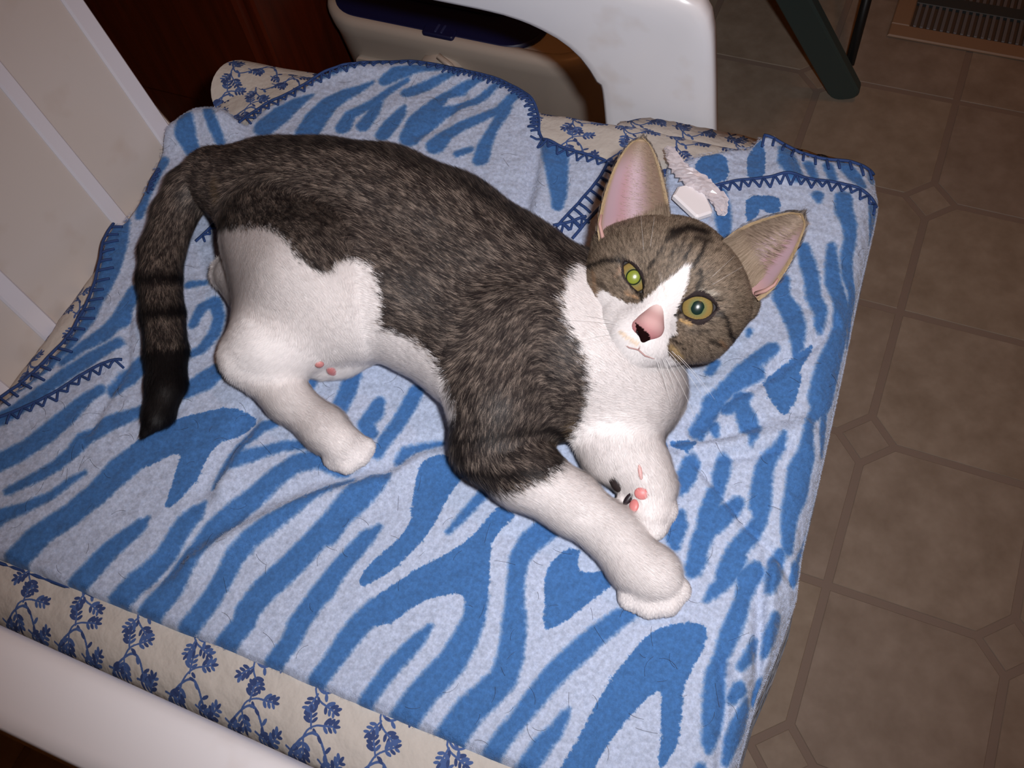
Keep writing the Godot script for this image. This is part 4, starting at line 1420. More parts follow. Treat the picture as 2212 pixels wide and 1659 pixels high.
# bones: [a, b, ra, rb, k, flow direction]; returns a closed surface as vertices, normals, flow and triangles
func surface(bones: Array, cell: float, carve: Array = []) -> Dictionary:
	var lo := Vector3(1e9, 1e9, 1e9)
	var hi := -lo
	for b in bones:
		for e in 2:
			var r: float = b[2 + e] + b[4] * 3.0 + cell * 2.0
			lo = lo.min(b[e] - Vector3(r, r, r))
			hi = hi.max(b[e] + Vector3(r, r, r))
	var nx := int((hi.x - lo.x) / cell) + 2
	var ny := int((hi.y - lo.y) / cell) + 2
	var nz := int((hi.z - lo.z) / cell) + 2
	field = PackedFloat32Array()
	field.resize(nx * ny * nz)
	flow = PackedVector3Array()
	flow.resize(nx * ny * nz)
	for b in bones:
		var a: Vector3 = b[0]
		var ab: Vector3 = b[1] - a
		var ra: float = b[2]
		var dr: float = b[3] - ra
		var k: float = b[4]
		var dir: Vector3 = b[5]
		var l2 := maxf(ab.length_squared(), 1e-12)
		var m := maxf(ra, b[3]) + k * 4.0
		var p0: Vector3 = (a.min(b[1]) - Vector3(m, m, m) - lo) / cell
		var p1: Vector3 = (a.max(b[1]) + Vector3(m, m, m) - lo) / cell
		for z in range(maxi(0, int(p0.z)), mini(nz, int(p1.z) + 2)):
			for y in range(maxi(0, int(p0.y)), mini(ny, int(p1.y) + 2)):
				var row := (z * ny + y) * nx
				for x in range(maxi(0, int(p0.x)), mini(nx, int(p1.x) + 2)):
					var p := lo + Vector3(x, y, z) * cell - a
					var t := clampf(p.dot(ab) / l2, 0.0, 1.0)
					var d := p.distance_to(ab * t) - ra - dr * t
					if d > k * 4.0: continue
					var w := exp(-maxf(d, -k * 5.0) / k)
					field[row + x] += w
					flow[row + x] += dir * w
	for i in field.size(): field[i] = log(field[i] + 1e-6)
	for c in carve:
		# c: frame with the socket's opening, half sizes, depth
		var f: Transform3D = c[0]
		var inv := f.affine_inverse()
		var m: float = c[3]
		var p0: Vector3 = (f.origin - Vector3(m, m, m) - lo) / cell
		var p1: Vector3 = (f.origin + Vector3(m, m, m) - lo) / cell
		for z in range(maxi(0, int(p0.z)), mini(nz, int(p1.z) + 2)):
			for y in range(maxi(0, int(p0.y)), mini(ny, int(p1.y) + 2)):
				for x in range(maxi(0, int(p0.x)), mini(nx, int(p1.x) + 2)):
					var q := inv * (lo + Vector3(x, y, z) * cell)
					if q.z < c[4]: continue
					var s := almond(Vector2(q.x, q.y), c[1], c[2])
					var i := (z * ny + y) * nx + x
					field[i] = minf(field[i], (s - 1.0) * c[2] / 0.0028)
	var verts := PackedVector3Array()
	var flows := PackedVector3Array()
	var ids := PackedInt32Array()
	ids.resize(nx * ny * nz)
	ids.fill(-1)
	var off := [0, 1, nx, nx + 1, nx * ny, nx * ny + 1, nx * ny + nx, nx * ny + nx + 1]
	var cor := [Vector3(0, 0, 0), Vector3(1, 0, 0), Vector3(0, 1, 0), Vector3(1, 1, 0), Vector3(0, 0, 1), Vector3(1, 0, 1), Vector3(0, 1, 1), Vector3(1, 1, 1)]
	var edges := [0, 1, 2, 3, 4, 5, 6, 7, 0, 2, 1, 3, 4, 6, 5, 7, 0, 4, 1, 5, 2, 6, 3, 7]
	for z in nz - 1:
		for y in ny - 1:
			for x in nx - 1:
				var at := (z * ny + y) * nx + x
				var inside := 0
				for k in 8:
					if field[at + off[k]] > 0.0: inside += 1
				if inside == 0 or inside == 8: continue
				var sum := Vector3.ZERO
				var n := 0
				for e in 12:
					var a: int = edges[e * 2]
					var b: int = edges[e * 2 + 1]
					var va := field[at + off[a]]
					var vb := field[at + off[b]]
					if (va > 0.0) == (vb > 0.0): continue
					sum += cor[a].lerp(cor[b], va / (va - vb))
					n += 1
				ids[at] = verts.size()
				verts.append(lo + (Vector3(x, y, z) + sum / n) * cell)
				flows.append(flow[at])
	var tris := PackedInt32Array()
	for z in range(1, nz - 1):
		for y in range(1, ny - 1):
			for x in range(1, nx - 1):
				var at := (z * ny + y) * nx + x
				var v := field[at] > 0.0
				if v != (field[at + 1] > 0.0):
					face(tris, ids[at], ids[at - nx], ids[at - nx - nx * ny], ids[at - nx * ny], v)
				if v != (field[at + nx] > 0.0):
					face(tris, ids[at], ids[at - nx * ny], ids[at - 1 - nx * ny], ids[at - 1], v)
				if v != (field[at + nx * ny] > 0.0):
					face(tris, ids[at], ids[at - 1], ids[at - 1 - nx], ids[at - nx], v)
	var normals := PackedVector3Array()
	normals.resize(verts.size())
	for i in range(0, tris.size(), 3):
		var n := (verts[tris[i + 2]] - verts[tris[i]]).cross(verts[tris[i + 1]] - verts[tris[i]])
		for k in 3: normals[tris[i + k]] += n
	for i in normals.size(): normals[i] = normals[i].normalized()
	return {"v": verts, "n": normals, "f": flows, "t": tris}

func face(t: PackedInt32Array, a: int, b: int, c: int, d: int, flip: bool) -> void:
	if a < 0 or b < 0 or c < 0 or d < 0: return
	if flip: t.append_array(PackedInt32Array([a, c, b, a, d, c]))
	else: t.append_array(PackedInt32Array([a, b, c, a, c, d]))

# under 1 inside an almond with pointed corners, half length a and half height b
func almond(p: Vector2, a: float, b: float) -> float:
	var u := p.x / a
	var h := b * maxf(0.02, 1.0 - u * u)
	return maxf(absf(p.y) / h, absf(u)) if absf(u) < 1.0 else 1.0 + (absf(u) - 1.0) * 3.0 + absf(p.y) / b

var HX: Vector3
var HY: Vector3
var HZ: Vector3
var H0: Vector3
func head(x: float, y: float, z: float) -> Vector3:
	return H0 + (HX * x + HY * y + HZ * z) * 0.001

func face_point(p: Vector3) -> Vector3:
	var d := (p - H0) * 1000.0
	return Vector3(d.dot(HX), d.dot(HY), d.dot(HZ))

# eyes: centre on the face, tilt of the lids, half length, half height
const EYES := [[-19.8, -1.6, -0.58, 11.6, 3.7], [20.2, -0.9, 0.48, 11.2, 6.4]]
var polys := {}
func poly(key: String, src: Array) -> PackedVector2Array:
	if not polys.has(key): polys[key] = pairs(src)
	return polys[key]

func line_amount(p: Vector2, s: Array, first: int, w: float) -> float:
	var best := 1e9
	for i in range(first, s.size() - 3, 2):
		best = minf(best, seg_dist(p, Vector2(s[i], s[i + 1]), Vector2(s[i + 2], s[i + 3])))
	return clampf(1.3 - best / (w * 0.5), 0.0, 1.0)

var tan_c: Color
var mid_c: Color
var dark_c: Color
var white_c: Color
var black_c: Color
func tabby(r: float, dark: float) -> Color:
	var c := dark_c.lerp(mid_c, clampf(r * 1.7, 0, 1)).lerp(tan_c, clampf(r * 2.2 - 1.15, 0, 1))
	return c.lerp(black_c, dark)

# colour of the coat at a point of the body; jitter frays the borders of the patches
func coat(p: Vector3, r: float, jitter: Vector2) -> Color:
	var q := Vector2(p.dot(FLANK[0]), p.dot(FLANK[1])) * 1000.0
	var j := q + jitter
	if Geometry2D.is_point_in_polygon(j, poly("w1", WHITE_COAT[0])) or Geometry2D.is_point_in_polygon(j, poly("w2", WHITE_COAT[1])):
		return white_c * (0.93 + 0.12 * r)
	if Geometry2D.is_point_in_polygon(j, poly("bt", BLACK_TAIL)):
		return black_c * (0.6 + 0.5 * r)
	var dark := 0.0
	for s in DARK_COAT:
		var a: float = line_amount(j * 0.5 + q * 0.5, s, 2, s[0]) * s[1]
		dark = maxf(dark, a)
	var mott := noise.get_noise_2d(q.x * 0.10, q.y * 0.10) * 0.30 + noise.get_noise_2d(q.x * 0.33 + 50.0, q.y * 0.33) * 0.22
	var c := tabby(clampf(r + mott, 0, 1), dark)
	for s in TAN_COAT:
		c = c.lerp(lin(126, 106, 80), line_amount(j, s, 2, s[0]) * s[1] * 0.75)
	return c

func face_coat(l: Vector3, r: float, jitter: Vector2) -> Color:
	var j := Vector2(l.x, l.y) + jitter * 0.45
	var c: Color
	if l.z > -26.0 and Geometry2D.is_point_in_polygon(j, poly("wf", WHITE_FACE)):
		c = white_c * (0.81 + 0.12 * r)
	else:
		c = tabby(clampf(r * 1.25 + 0.08, 0, 1), 0.0)
		c = c.lerp(lin(178, 152, 122) * (0.25 + 0.95 * r), 0.38)
	if l.z > -30.0:
		for s in FACE_MARKS:
			var a: float = line_amount(j, s, 5, s[0]) * s[1]
			if a > 0.0: c = c.lerp(lin(s[2], s[3], s[4]) * (0.75 + 0.4 * r), a)
	return c

func tuft_mesh(blades: int, width: float, spread: float, seed_: int, vary := 0.0, root_tone := 1.0) -> ArrayMesh:
	var r := RandomNumberGenerator.new()
	r.seed = seed_
	var st := begin()
	for k in blades:
		var root := Vector3(r.randf_range(-spread, spread), r.randf_range(-spread, spread) * 1.6, 0)
		var lean := r.randf_range(-0.22, 0.22)
		var rise := r.randf_range(-0.10, 0.16)
		var length := r.randf_range(0.72, 1.12)
		var tone := 1.0 + vary * r.randf_range(-1.0, 1.0)
		var p := []
		for i in 4:
			var t := i / 3.0
			p.append(root + Vector3(lean * t * length * 0.9 + 0.05 * sin(t * 3.0 + k), t * length, rise * t * length - 0.22 * t * t * length))
		var w := [width, width * 0.85, width * 0.55, 0.0]
		for i in 3:
			var a := Vector3(w[i] / 2, 0, 0)
			var b := Vector3(w[i + 1] / 2, 0, 0)
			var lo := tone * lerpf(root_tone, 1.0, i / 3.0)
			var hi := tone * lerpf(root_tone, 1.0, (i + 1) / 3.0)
			var strip := [[p[i] - a, lo], [p[i + 1] - b, hi], [p[i + 1] + b, hi], [p[i] - a, lo], [p[i + 1] + b, hi], [p[i] + a, lo]]
			if i == 2: strip = [[p[i] - a, lo], [p[i + 1], hi], [p[i] + a, lo]]
			for q in strip:
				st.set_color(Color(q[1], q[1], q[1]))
				st.add_vertex(q[0])
	return finish(st)

class Coat:
	var at: Array[Transform3D] = []
	var tint := PackedColorArray()

func grow(store: Coat, p: Vector3, n: Vector3, f: Vector3, length: float, lift: float, thick: float, c: Color) -> void:
	var t := f - n * f.dot(n)
	if t.length_squared() < 1e-10: t = n.cross(Vector3(0.3, 0.1, 0.9))
	t = t.normalized()
	var y := t * cos(lift) + n * sin(lift)
	var z := n * cos(lift) - t * sin(lift)
	store.at.append(Transform3D(Basis(y.cross(z) * thick, y * length, z * length), p))
	store.tint.append(c)

func put_coat(called: String, store: Coat, m: Mesh, parent: Node3D) -> void:
	var mm := MultiMesh.new()
	mm.transform_format = MultiMesh.TRANSFORM_3D
	mm.use_colors = true
	mm.mesh = m
	mm.instance_count = store.at.size()
	for i in store.at.size():
		mm.set_instance_transform(i, store.at[i])
		mm.set_instance_color(i, store.tint[i])
	var o := MultiMeshInstance3D.new()
	o.name = called
	o.multimesh = mm
	var fm := vmat(0.55)
	fm.metallic_specular = 0.35
	o.material_override = fm
	o.set_meta("kind", "stuff")
	parent.add_child(o, true)
	o.position = -origin_of(parent)

func bone(a: Vector3, b: Vector3, ra: float, rb: float, k: float, dir: float) -> Array:
	var d := (b - a).normalized() * dir
	return [a, b, ra, rb, k, d]

func add_mesh(arr: Array, s: Dictionary, colors: PackedColorArray) -> void:
	var base: int = arr[0].size()
	arr[0].append_array(s.v)
	arr[1].append_array(s.n)
	arr[2].append_array(colors)
	for t in s.t: arr[3].append(base + t)

func in_head(p: Vector3, bones: Array) -> bool:
	for b in bones:
		var ab: Vector3 = b[1] - b[0]
		var t := clampf((p - b[0]).dot(ab) / maxf(ab.length_squared(), 1e-12), 0, 1)
		if p.distance_to(b[0] + ab * t) < lerpf(b[2], b[3], t) + 0.001: return true
	return false

func kitten() -> void:
	HX = HEAD_AXES[0]
	HY = HEAD_AXES[1]
	HZ = HEAD_AXES[2]
	H0 = HEAD_AXES[3]
	tan_c = lin(150, 134, 122)
	mid_c = lin(74, 65, 61)
	dark_c = lin(34, 28, 28)
	white_c = lin(233, 226, 224)
	black_c = lin(20, 16, 17)
	var o := thing("kitten", "brown tabby and white kitten lying on its side on the striped blanket, looking up", "cat", Vector3(-0.30, 0.4552, 0.62))
	var bones := []
	for b in BODY_BONES:
		bones.append(bone(Vector3(b[0], b[1], b[2]) / 1000, Vector3(b[3], b[4], b[5]) / 1000, b[6] / 1000.0, b[7] / 1000.0, b[8] / 1000.0, b[9]))
	var trunk := []
	var limbs := []
	for b in bones:
		if b[4] < 0.0045: limbs.append(b)
		if b[4] > 0.0021: trunk.append(b)
	var hb := []
	for b in HEAD_BONES:
		hb.append([head(b[0], b[1], b[2]), head(b[3], b[4], b[5]), b[6] / 1000.0, b[7] / 1000.0, 0.004, Vector3.ZERO])
	var body := surface(trunk, 0.0034)
	var fine := surface(limbs, 0.0021)
	var sockets := []
	var eye_frames := []
	for e in EYES:
		var fr := Transform3D(Basis(HX * cos(e[2]) + HY * sin(e[2]), HY * cos(e[2]) - HX * sin(e[2]), HZ), head(e[0], e[1], 0.0))
		eye_frames.append(fr)
		sockets.append([fr, e[3] / 1000.0, e[4] / 1000.0, 0.017, -0.012])
	var skull := surface(hb, 0.0013, sockets)

	var skin := lin(205, 165, 155)
	var arr := [PackedVector3Array(), PackedVector3Array(), PackedColorArray(), []]
	var fur := Coat.new()
	var pale := Coat.new()
	var fine_fur := Coat.new()
	for s in [body, fine]:
		var cols := PackedColorArray()
		for p in s.v: cols.append(coat(p, 0.42, Vector2.ZERO))
		add_mesh(arr, s, cols)
	var cols := PackedColorArray()
	for i in skull.v.size():
		var l := face_point(skull.v[i])
		var c := face_coat(l, 0.42, Vector2.ZERO)
		for k in 2:
			var q: Vector3 = eye_frames[k].affine_inverse() * skull.v[i]
			var s := almond(Vector2(q.x, q.y), EYES[k][3] / 1000.0 * 1.12, EYES[k][4] / 1000.0 * 1.42)
			if l.z > -14.0 and s < 1.4: c = c.lerp(lin(30, 20, 18), clampf((1.4 - s) * 5.0, 0, 1))
		cols.append(c)
	add_mesh(arr, skull, cols)
	var a := []
	a.resize(Mesh.ARRAY_MAX)
	a[Mesh.ARRAY_VERTEX] = arr[0]
	a[Mesh.ARRAY_NORMAL] = arr[1]
	a[Mesh.ARRAY_COLOR] = arr[2]
	a[Mesh.ARRAY_INDEX] = PackedInt32Array(arr[3])
	var bm := ArrayMesh.new()
	bm.add_surface_from_arrays(Mesh.PRIMITIVE_TRIANGLES, a)
	part("body", bm, vmat(0.8), o)

	# --- coat of the trunk and limbs
	for pass_ in 2:
		var s: Dictionary = [body, fine][pass_]
		var density := 1.7e6 if pass_ == 0 else 2.0e6
		for i in range(0, s.t.size(), 3):
			var ia: int = s.t[i]
			var ib: int = s.t[i + 1]
			var ic: int = s.t[i + 2]
			var n: Vector3 = (s.n[ia] + s.n[ib] + s.n[ic]).normalized()
			if n.y < -0.45: continue
			var area: float = (s.v[ib] - s.v[ia]).cross(s.v[ic] - s.v[ia]).length() / 2
			var want := area * density
			var count := int(want + rng.randf())
			for k in count:
				var u := rng.randf()
				var v := rng.randf()
				if u + v > 1.0:
					u = 1.0 - u
					v = 1.0 - v
				var p: Vector3 = s.v[ia] + (s.v[ib] - s.v[ia]) * u + (s.v[ic] - s.v[ia]) * v
				if p.distance_to(H0) < 0.075 and in_head(p, hb): continue
				if bare(p): continue
				var f: Vector3 = s.f[ia] + Vector3(rng.randf_range(-0.2, 0.2), rng.randf_range(-0.2, 0.2), rng.randf_range(-0.2, 0.2)) * s.f[ia].length()
				var lie := (f - n * f.dot(n)).normalized() * (0.0042 if pass_ == 0 else 0.0022)
				var c := coat(p + lie, pow(rng.randf(), 1.5), Vector2(rng.randfn(0, 1.5), rng.randfn(0, 1.5)))
				var light := c.r > 0.5
				if pass_ == 0:
					grow(pale if light else fur, p, n, f, rng.randf_range(0.0044, 0.0074), rng.randf_range(0.2, 0.5), 0.0046, c)
				else:
					grow(fine_fur if light else fur, p, n, f, rng.randf_range(0.0017, 0.0030) if light else rng.randf_range(0.0045, 0.008), rng.randf_range(0.15, 0.42), 0.0034 if light else 0.005, c)
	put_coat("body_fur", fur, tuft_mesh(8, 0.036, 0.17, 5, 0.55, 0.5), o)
	put_coat("white_fur", pale, tuft_mesh(8, 0.036, 0.17, 6, 0.07, 1.0), o)
	put_coat("paw_fur", fine_fur, tuft_mesh(7, 0.042, 0.17, 7, 0.05, 1.0), o)

	# --- short coat of the head
	var hf := Coat.new()
	var hw := Coat.new()
	for i in range(0, skull.t.size(), 3):
		var ia: int = skull.t[i]
		var n: Vector3 = skull.n[ia]
		if n.dot(HZ) < -0.75: continue
		var area: float = (skull.v[skull.t[i + 1]] - skull.v[ia]).cross(skull.v[skull.t[i + 2]] - skull.v[ia]).length() / 2
		var count := int(area * 5.0e6 + rng.randf())
		for k in count:
			var u := rng.randf()
			var v := rng.randf()
			if u + v > 1.0:
				u = 1.0 - u
				v = 1.0 - v
			var p: Vector3 = skull.v[ia] + (skull.v[skull.t[i + 1]] - skull.v[ia]) * u + (skull.v[skull.t[i + 2]] - skull.v[ia]) * v
			var l := face_point(p)
			var skip := false
			for e in 2:
				var q: Vector3 = eye_frames[e].affine_inverse() * p
				if l.z > -16.0 and almond(Vector2(q.x, q.y), EYES[e][3] / 1000.0 * 1.12, EYES[e][4] / 1000.0 * 1.38) < 1.12: skip = true
			if skip: continue
			var nose := Vector2(l.x - 0.6, (l.y + 20.5) * 0.62)
			if nose.length() < 6.6 and l.z > 3.0: continue
			var away := l - Vector3(0.3, -17.0, 16.0)
			var f := HX * away.x + HY * away.y + HZ * away.z
			var far := clampf((away.length() - 8.0) / 45.0, 0.0, 1.0)
			var run := lerpf(0.0020, 0.0062, far) * rng.randf_range(0.8, 1.2)
			var lie := (f - n * f.dot(n)).normalized() * run * 0.62
			var c := face_coat(face_point(p + lie), pow(rng.randf(), 1.1), Vector2(rng.randfn(0, 0.55), rng.randfn(0, 0.55)))
			grow(hw if c.r > 0.5 else hf, p, n, f + f.length() * 0.25 * Vector3(rng.randf_range(-1, 1), rng.randf_range(-1, 1), rng.randf_range(-1, 1)), run, rng.randf_range(0.12, 0.34), lerpf(0.0022, 0.0038, far), c)
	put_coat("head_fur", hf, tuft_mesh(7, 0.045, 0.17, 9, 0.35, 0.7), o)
	put_coat("white_face_fur", hw, tuft_mesh(6, 0.045, 0.17, 10, 0.05, 1.0), o)

	eyes(o, eye_frames)
	nose_and_mouth(o)
	ears(o)
	pads(o)
	whiskers(o)

func bare(p: Vector3) -> bool:
	for k in PADS:
		if p.distance_squared_to(PADS[k][0]) < 0.0031 * 0.0031: return true
	return false

func ball(st: SurfaceTool, frame: Transform3D, r: float, t0: float, t1: float, rings: int, sides: int, color: Callable) -> void:
	st.set_smooth_group(1)
	for i in rings:
		for k in sides:
			var q := []
			for c in [[i, k], [i, k + 1], [i + 1, k + 1], [i + 1, k]]:
				var th := lerpf(t0, t1, float(c[0]) / rings)
				var ph: float = TAU * c[1] / sides
				q.append([Vector3(sin(th) * cos(ph), sin(th) * sin(ph), cos(th)) * r, th, ph])
			for j in [0, 2, 1, 0, 3, 2]:
				st.set_color((color as Callable).call(q[j][1], q[j][2]))
				st.add_vertex(frame * q[j][0])

func eyes(o: Node3D, frames: Array) -> void:
	for k in 2:
		var e: Array = EYES[k]
		var fr: Transform3D = frames[k]
		var base := Node3D.new()
		base.name = "eye"
		o.add_child(base, true)
		var r := 0.0112
		var up := HY * cos(-e[2] * 0.0) + HX * 0.0
		# the gaze goes to the camera
		var depth: float = EYE_DEPTH[k]
		var at := Transform3D(Basis(HX, up, HZ), fr.origin + HZ * depth)
		var st := begin()
		var amber := lin(142, 120, 70)
		var green := lin(104, 112, 74)
		var rim := lin(40, 30, 22)
		var wht := lin(96, 90, 92)
		ball(st, at, r, 0.0, PI * 0.62, 34, 48, func(th: float, ph: float) -> Color:
			var c := green.lerp(amber, smoothstep(0.30, 0.62, th))
			c = c * (1.0 + 0.06 * sin(ph * 23.0) * smoothstep(0.3, 0.5, th))
			c = c.lerp(rim, smoothstep(0.80, 0.88, th))
			return c.lerp(wht, smoothstep(0.90, 0.96, th)))
		var im := vmat(0.25)
		im.clearcoat_enabled = true
		im.clearcoat = 1.0
		im.clearcoat_roughness = 0.02
		part("iris", finish(st), im, base)
		# pupil: a slightly proud oval cap
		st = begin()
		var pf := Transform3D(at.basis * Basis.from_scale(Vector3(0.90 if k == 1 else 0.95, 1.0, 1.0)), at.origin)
		var pc := lin(122, 132, 48) if k == 0 else lin(20, 40, 36)  # left pupil: eyeshine from the flash, painted in as bright yellow-green
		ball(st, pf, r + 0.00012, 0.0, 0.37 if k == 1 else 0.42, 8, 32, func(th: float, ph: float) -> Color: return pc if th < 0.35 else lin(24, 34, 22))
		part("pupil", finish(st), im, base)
	# dark rims of the lids
	for k in 2:
		var e: Array = EYES[k]
		var fr: Transform3D = frames[k]

const EYE_DEPTH := [-0.0098, -0.0094]

func nose_and_mouth(o: Node3D) -> void:
	var nb := []
	for b in [[0.2, -10.5, 8.3, 0.6, -20, 12.8, 5.0, 7.2], [-4.2, -24.5, 12.0, 4.6, -22.5, 12.0, 4.4, 4.6], [0.8, -21, 14, 1.4, -29.5, 11.6, 5.4, 3.2]]:
		nb.append([head(b[0], b[1], b[2]), head(b[3], b[4], b[5]), b[6] / 1000.0, b[7] / 1000.0, 0.0013, Vector3.ZERO])
	var s := surface(nb, 0.0008)
	var cols := PackedColorArray()
	var pink := lin(188, 150, 147)
	for p in s.v:
		var l := face_point(p)
		var q := Vector2(l.x, l.y)
		var c := pink.lerp(lin(178, 118, 119), smoothstep(-18.0, -28.0, l.y))
		c = c.lerp(lin(214, 190, 186), smoothstep(-15.0, -9.0, l.y))
		if Geometry2D.is_point_in_polygon(q, poly("nd", NOSE_DARK)): c = lin(30, 18, 20)
		cols.append(c)
	var a := []
	a.resize(Mesh.ARRAY_MAX)
	a[Mesh.ARRAY_VERTEX] = s.v
	a[Mesh.ARRAY_NORMAL] = s.n
	a[Mesh.ARRAY_COLOR] = cols
	a[Mesh.ARRAY_INDEX] = s.t
	var m := ArrayMesh.new()
	m.add_surface_from_arrays(Mesh.PRIMITIVE_TRIANGLES, a)
	var nm := vmat(0.85)
	nm.metallic_specular = 0.05
	var n := part("nose", m, nm, o)
	# the nostrils and the cleft
	var st := begin()
	tube(st, PackedVector3Array([head(-4.6, -25.0, 15.6), head(-3.6, -27.4, 15.6), head(-2.2, -28.6, 15.4)]), 0.0009, 0.0006, 8)
	tube(st, PackedVector3Array([head(6.2, -24.0, 15.2), head(5.2, -26.6, 15.2), head(3.9, -27.8, 15.0)]), 0.0006, 0.0004, 8)
	part("nostril", finish(st), mat(20, 12, 14, 0.3), n)
	st = begin()
	tube(st, PackedVector3Array([head(1.2, -31.5, 12.9), head(1.5, -33.8, 13.0), head(1.5, -36.5, 12.6)]), 0.0006, 0.0005, 6)
	tube(st, PackedVector3Array([head(1.5, -36.3, 12.6), head(-3.5, -37.6, 12.1), head(-8.5, -37.2, 9.7), head(-13.0, -34.5, 6.0)]), 0.00055, 0.0003, 6)
	tube(st, PackedVector3Array([head(1.5, -36.3, 12.6), head(6.5, -37.6, 12.1), head(11.5, -37.0, 9.3), head(16.0, -34.0, 5.0)]), 0.00055, 0.0003, 6)
	part("mouth", finish(st), mat(166, 132, 128, 0.7), o)

func polyline(p: PackedVector2Array, t: float) -> Vector2:
	var total := 0.0
	for i in p.size() - 1: total += p[i].distance_to(p[i + 1])
	var want := t * total
	for i in p.size() - 1:
		var d := p[i].distance_to(p[i + 1])
		if want <= d or i == p.size() - 2: return p[i].lerp(p[i + 1], clampf(want / d, 0, 1))
		want -= d
	return p[0]

# the inner face of an ear at u across (0 inner edge, 1 outer edge), v up
func ear_point(k: int, u: float, v: float) -> Vector3:
	var a := polyline(smooth_line(poly("ei%d" % k, EAR_SHAPES[k][0]), 1.5), v)
	var b := polyline(smooth_line(poly("eo%d" % k, EAR_SHAPES[k][1]), 1.5), v)
	var q := a.lerp(b, u)
	var bowl := pow(sin(PI * clampf(u, 0.0, 1.0)), 0.8)
	var deep := (13.0 * pow(1.0 - v, 0.75) + 2.6 * (1.0 - v * v)) * bowl
	var z := -15.0 - 5.0 * (1.0 - u) * (1.0 - v) - 7.0 * v * v - deep - 4.0 * u * (1.0 - v)
	return head(q.x, q.y, z)

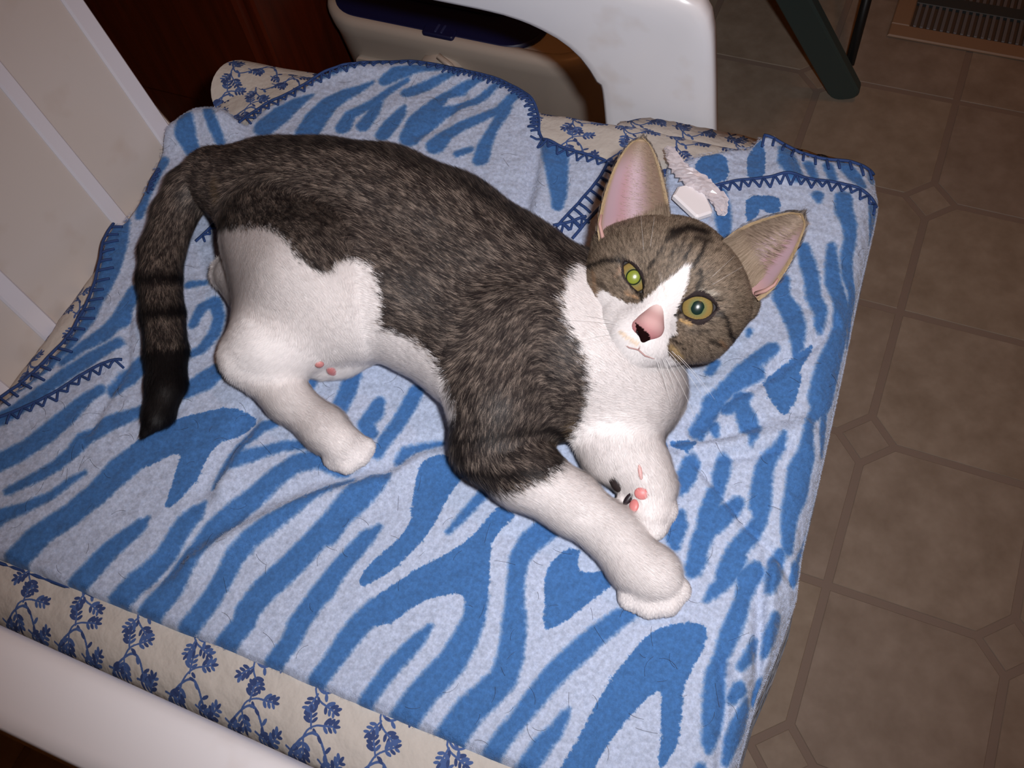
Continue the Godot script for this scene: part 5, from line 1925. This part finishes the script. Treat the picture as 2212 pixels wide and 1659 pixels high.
func ears(o: Node3D) -> void:
	for k in 2:
		var nu := 30
		var nv := 34
		var grid := []
		for j in nv + 1:
			var row := PackedVector3Array()
			for i in nu + 1: row.append(ear_point(k, float(i) / nu, minf(float(j) / nv, 0.999)))
			grid.append(row)
		var nrm := []
		for j in nv + 1:
			var row := PackedVector3Array()
			for i in nu + 1:
				var du: Vector3 = grid[j][mini(i + 1, nu)] - grid[j][maxi(i - 1, 0)]
				var dv: Vector3 = grid[mini(j + 1, nv)][i] - grid[maxi(j - 1, 0)][i]
				var n := du.cross(dv).normalized()
				if n.dot(HZ) < 0.0: n = -n
				row.append(n)
			nrm.append(row)
		var st := begin()
		st.set_smooth_group(1)
		var pink := lin(162, 136, 144)
		var rose := lin(158, 116, 122)
		var tanned := lin(128, 106, 90)
		var edge := lin(150, 126, 96)
		for side in 2:
			for j in nv:
				for i in nu:
					var ids := [[i, j], [i + 1, j], [i + 1, j + 1], [i, j + 1]]
					var order := [0, 1, 2, 0, 2, 3]
					if (side == 0) == (k == 0): order = [0, 2, 1, 0, 3, 2]
					for q in order:
						var ii: int = ids[q][0]
						var jj: int = ids[q][1]
						var p: Vector3 = grid[jj][ii]
						var u := float(ii) / nu
						var v := float(jj) / nv
						if side == 1:
							var rimmed := minf(minf(u, 1.0 - u) * 6.0, (1.0 - v) * 6.0)
							p -= nrm[jj][ii] * 0.0014 * clampf(rimmed, 0.0, 1.0)
							st.set_color(tabby(0.55, 0.0))
						else:
							var c := tanned.lerp(pink, smoothstep(0.18, 0.5, u) * smoothstep(0.92, 0.6, v))
							c = c.lerp(rose, 0.7 * exp(-pow((u - 0.68) / 0.10, 2.0)) * smoothstep(0.85, 0.5, v))
							c = c.lerp(lin(196, 150, 140), smoothstep(0.28, 0.0, v) * 0.6)
							c = c.lerp(edge, smoothstep(0.90, 0.98, u) + smoothstep(0.08, 0.02, u) + smoothstep(0.93, 1.0, v))
							st.set_color(c)
						st.add_vertex(p)
		var em := vmat(0.6)
		em.subsurf_scatter_enabled = false
		part("ear", finish(st), em, o)
		var ear: Node3D = o.get_child(o.get_child_count() - 1)
		# a small fold of skin at the outer edge
		st = begin()
		tube(st, PackedVector3Array([ear_point(k, 0.90, 0.02) + HZ * 0.003, ear_point(k, 0.94, 0.12) + HZ * 0.004, ear_point(k, 0.97, 0.22) + HZ * 0.003, ear_point(k, 0.97, 0.30) + HZ * 0.001]), 0.0015, 0.0007, 10)
		part("ear_fold", finish(st), mat(172, 132, 124, 0.7), ear)
		var hairs := Coat.new()
		# hairs that sweep from the inner edge over the bowl
		for q in 3000:
			var u := pow(rng.randf(), 1.3) * 0.68
			var v := rng.randf_range(0.02, 0.93)
			var i := clampi(int(u * nu), 0, nu - 1)
			var j := clampi(int(v * nv), 0, nv - 1)
			var p := ear_point(k, u, v)
			var n: Vector3 = nrm[j][i]
			var f: Vector3 = (grid[j][i + 1] - grid[j][i]).normalized() + (grid[j + 1][i] - grid[j][i]).normalized() * 0.45
			var c := lin(156, 136, 118).lerp(lin(84, 68, 58), pow(rng.randf(), 1.4))
			grow(hairs, p, n, f, rng.randf_range(0.005, 0.012) * (1.0 - 0.45 * v), rng.randf_range(0.06, 0.28), 0.0018, c)
		# short fur round the rim and over the back
		for q in 2600:
			var u := rng.randf()
			var v := rng.randf()
			var rim := rng.randf() < 0.45
			if rim:
				if rng.randf() < 0.5: u = rng.randf_range(0.0, 0.035)
				else: u = rng.randf_range(0.955, 1.0)
			var i := clampi(int(u * nu), 0, nu - 1)
			var j := clampi(int(v * nv), 0, nv - 1)
			var p := ear_point(k, u, minf(v, 0.998))
			var n: Vector3 = nrm[j][i]
			var f: Vector3 = (grid[j + 1][i] - grid[j][i]).normalized()
			if rim:
				grow(hairs, p, (n + (grid[j][i] - grid[j][nu / 2]).normalized() * 0.8).normalized(), f, rng.randf_range(0.0018, 0.0034), 0.3, 0.0018, lin(166, 140, 106) * rng.randf_range(0.6, 1.1))
			else:
				grow(hairs, p - n * 0.0014, -n, f, rng.randf_range(0.003, 0.005), 0.3, 0.003, tabby(rng.randf(), 0.15))
		# dark wisps at the tip
		for q in 60:
			var p := ear_point(k, rng.randf_range(0.2, 0.8), rng.randf_range(0.95, 0.998))
			grow(hairs, p - HZ * 0.001, HZ, HY + HX * (0.35 if k == 1 else -0.25) + HX * rng.randf_range(-0.4, 0.4), rng.randf_range(0.003, 0.0065), 0.1, 0.0012, lin(40, 32, 28))
		# fur at the root of the ear, over the join with the head
		for q in 1500:
			var u := rng.randf() * 0.8
			var p := ear_point(k, u, rng.randf_range(0.0, 0.10)) + HZ * 0.001
			var i := clampi(int(u * nu), 0, nu - 1)
			grow(hairs, p, (nrm[0][i] + HZ * 0.3).normalized(), HY + HX * (-0.35 if k == 0 else 0.35), rng.randf_range(0.006, 0.011), rng.randf_range(0.2, 0.5), 0.0034, tabby(clampf(rng.randf() + 0.25, 0, 1), 0.0).lerp(lin(176, 150, 120), 0.35))
		put_coat("ear_fur", hairs, tuft_mesh(5, 0.05, 0.16, 30 + k), ear)
		# ear canal: a small dark hollow
	return

func pads(o: Node3D) -> void:
	var looks := {"carpal": [0.0040, 0.0062, 44, 34, 38], "dark": [0.0020, 0.0048, 36, 28, 30], "pinkA": [0.0042, 0.0036, 206, 124, 122], "pinkB": [0.0032, 0.0040, 206, 126, 124], "pinkC": [0.0014, 0.0046, 210, 164, 160], "h1": [0.0034, 0.0030, 204, 134, 130], "h2": [0.0060, 0.0032, 202, 124, 122]}
	for k in looks:
		var l: Array = looks[k]
		var n: Vector3 = PADS[k][1]
		var y := (Vector3(0.45, 0, 0.9) if k in ["dark", "pinkC"] else Vector3(0.1, 0, 1.0))
		if k == "h2": y = Vector3(0.0, 0, 1.0)
		y = (y - n * y.dot(n)).normalized()
		if k == "dark": y = y.rotated(n, -0.9)
		var st := begin()
		ball(st, Transform3D(Basis(y.cross(n) * l[0], y * l[1], n * 0.0019), PADS[k][0] + n * 0.0003), 1.0, 0.0, PI * 0.6, 10, 20, func(_a: float, _b: float) -> Color: return lin(l[2], l[3], l[4]))
		part("paw_pad", finish(st), vmat(0.45), o)

func whiskers(o: Node3D) -> void:
	var st := begin()
	for s in [-1.0, 1.0]:
		for k in 9:
			var row := k / 3
			var col := k % 3
			var root := Vector3(s * (7.5 + col * 3.2), -27.0 - row * 3.2, 9.0 - col * 2.6)
			var out := Vector3(s * (1.0 - row * 0.06), -0.22 - row * 0.22 + rng.randf_range(-0.1, 0.1), 0.10 - col * 0.2).normalized()
			var length := rng.randf_range(26.0, 44.0)
			var pts := PackedVector3Array()
			for i in 9:
				var t := i / 8.0
				var p := root + out * length * t + Vector3(0, -7.0 * t * t, -9.0 * t * t)
				pts.append(head(p.x, p.y, p.z))
			tube(st, pts, 0.00013, 0.00004, 4, false)
	for s in [-1.0, 1.0]:
		for k in 2:
			var pts := PackedVector3Array()
			for i in 7:
				var t := i / 6.0
				var p := Vector3(s * (17.0 + k * 3.0), 12.0, 2.0) + Vector3(s * (8.0 + k * 4.0), 22.0 - k * 3.0, 2.0) * t + Vector3(0, 0, -6.0 * t * t)
				pts.append(head(p.x, p.y, p.z))
			tube(st, pts, 0.00006, 0.00002, 4, false)
	part("whiskers", finish(st), mat(236, 232, 230, 0.4), o, "stuff")
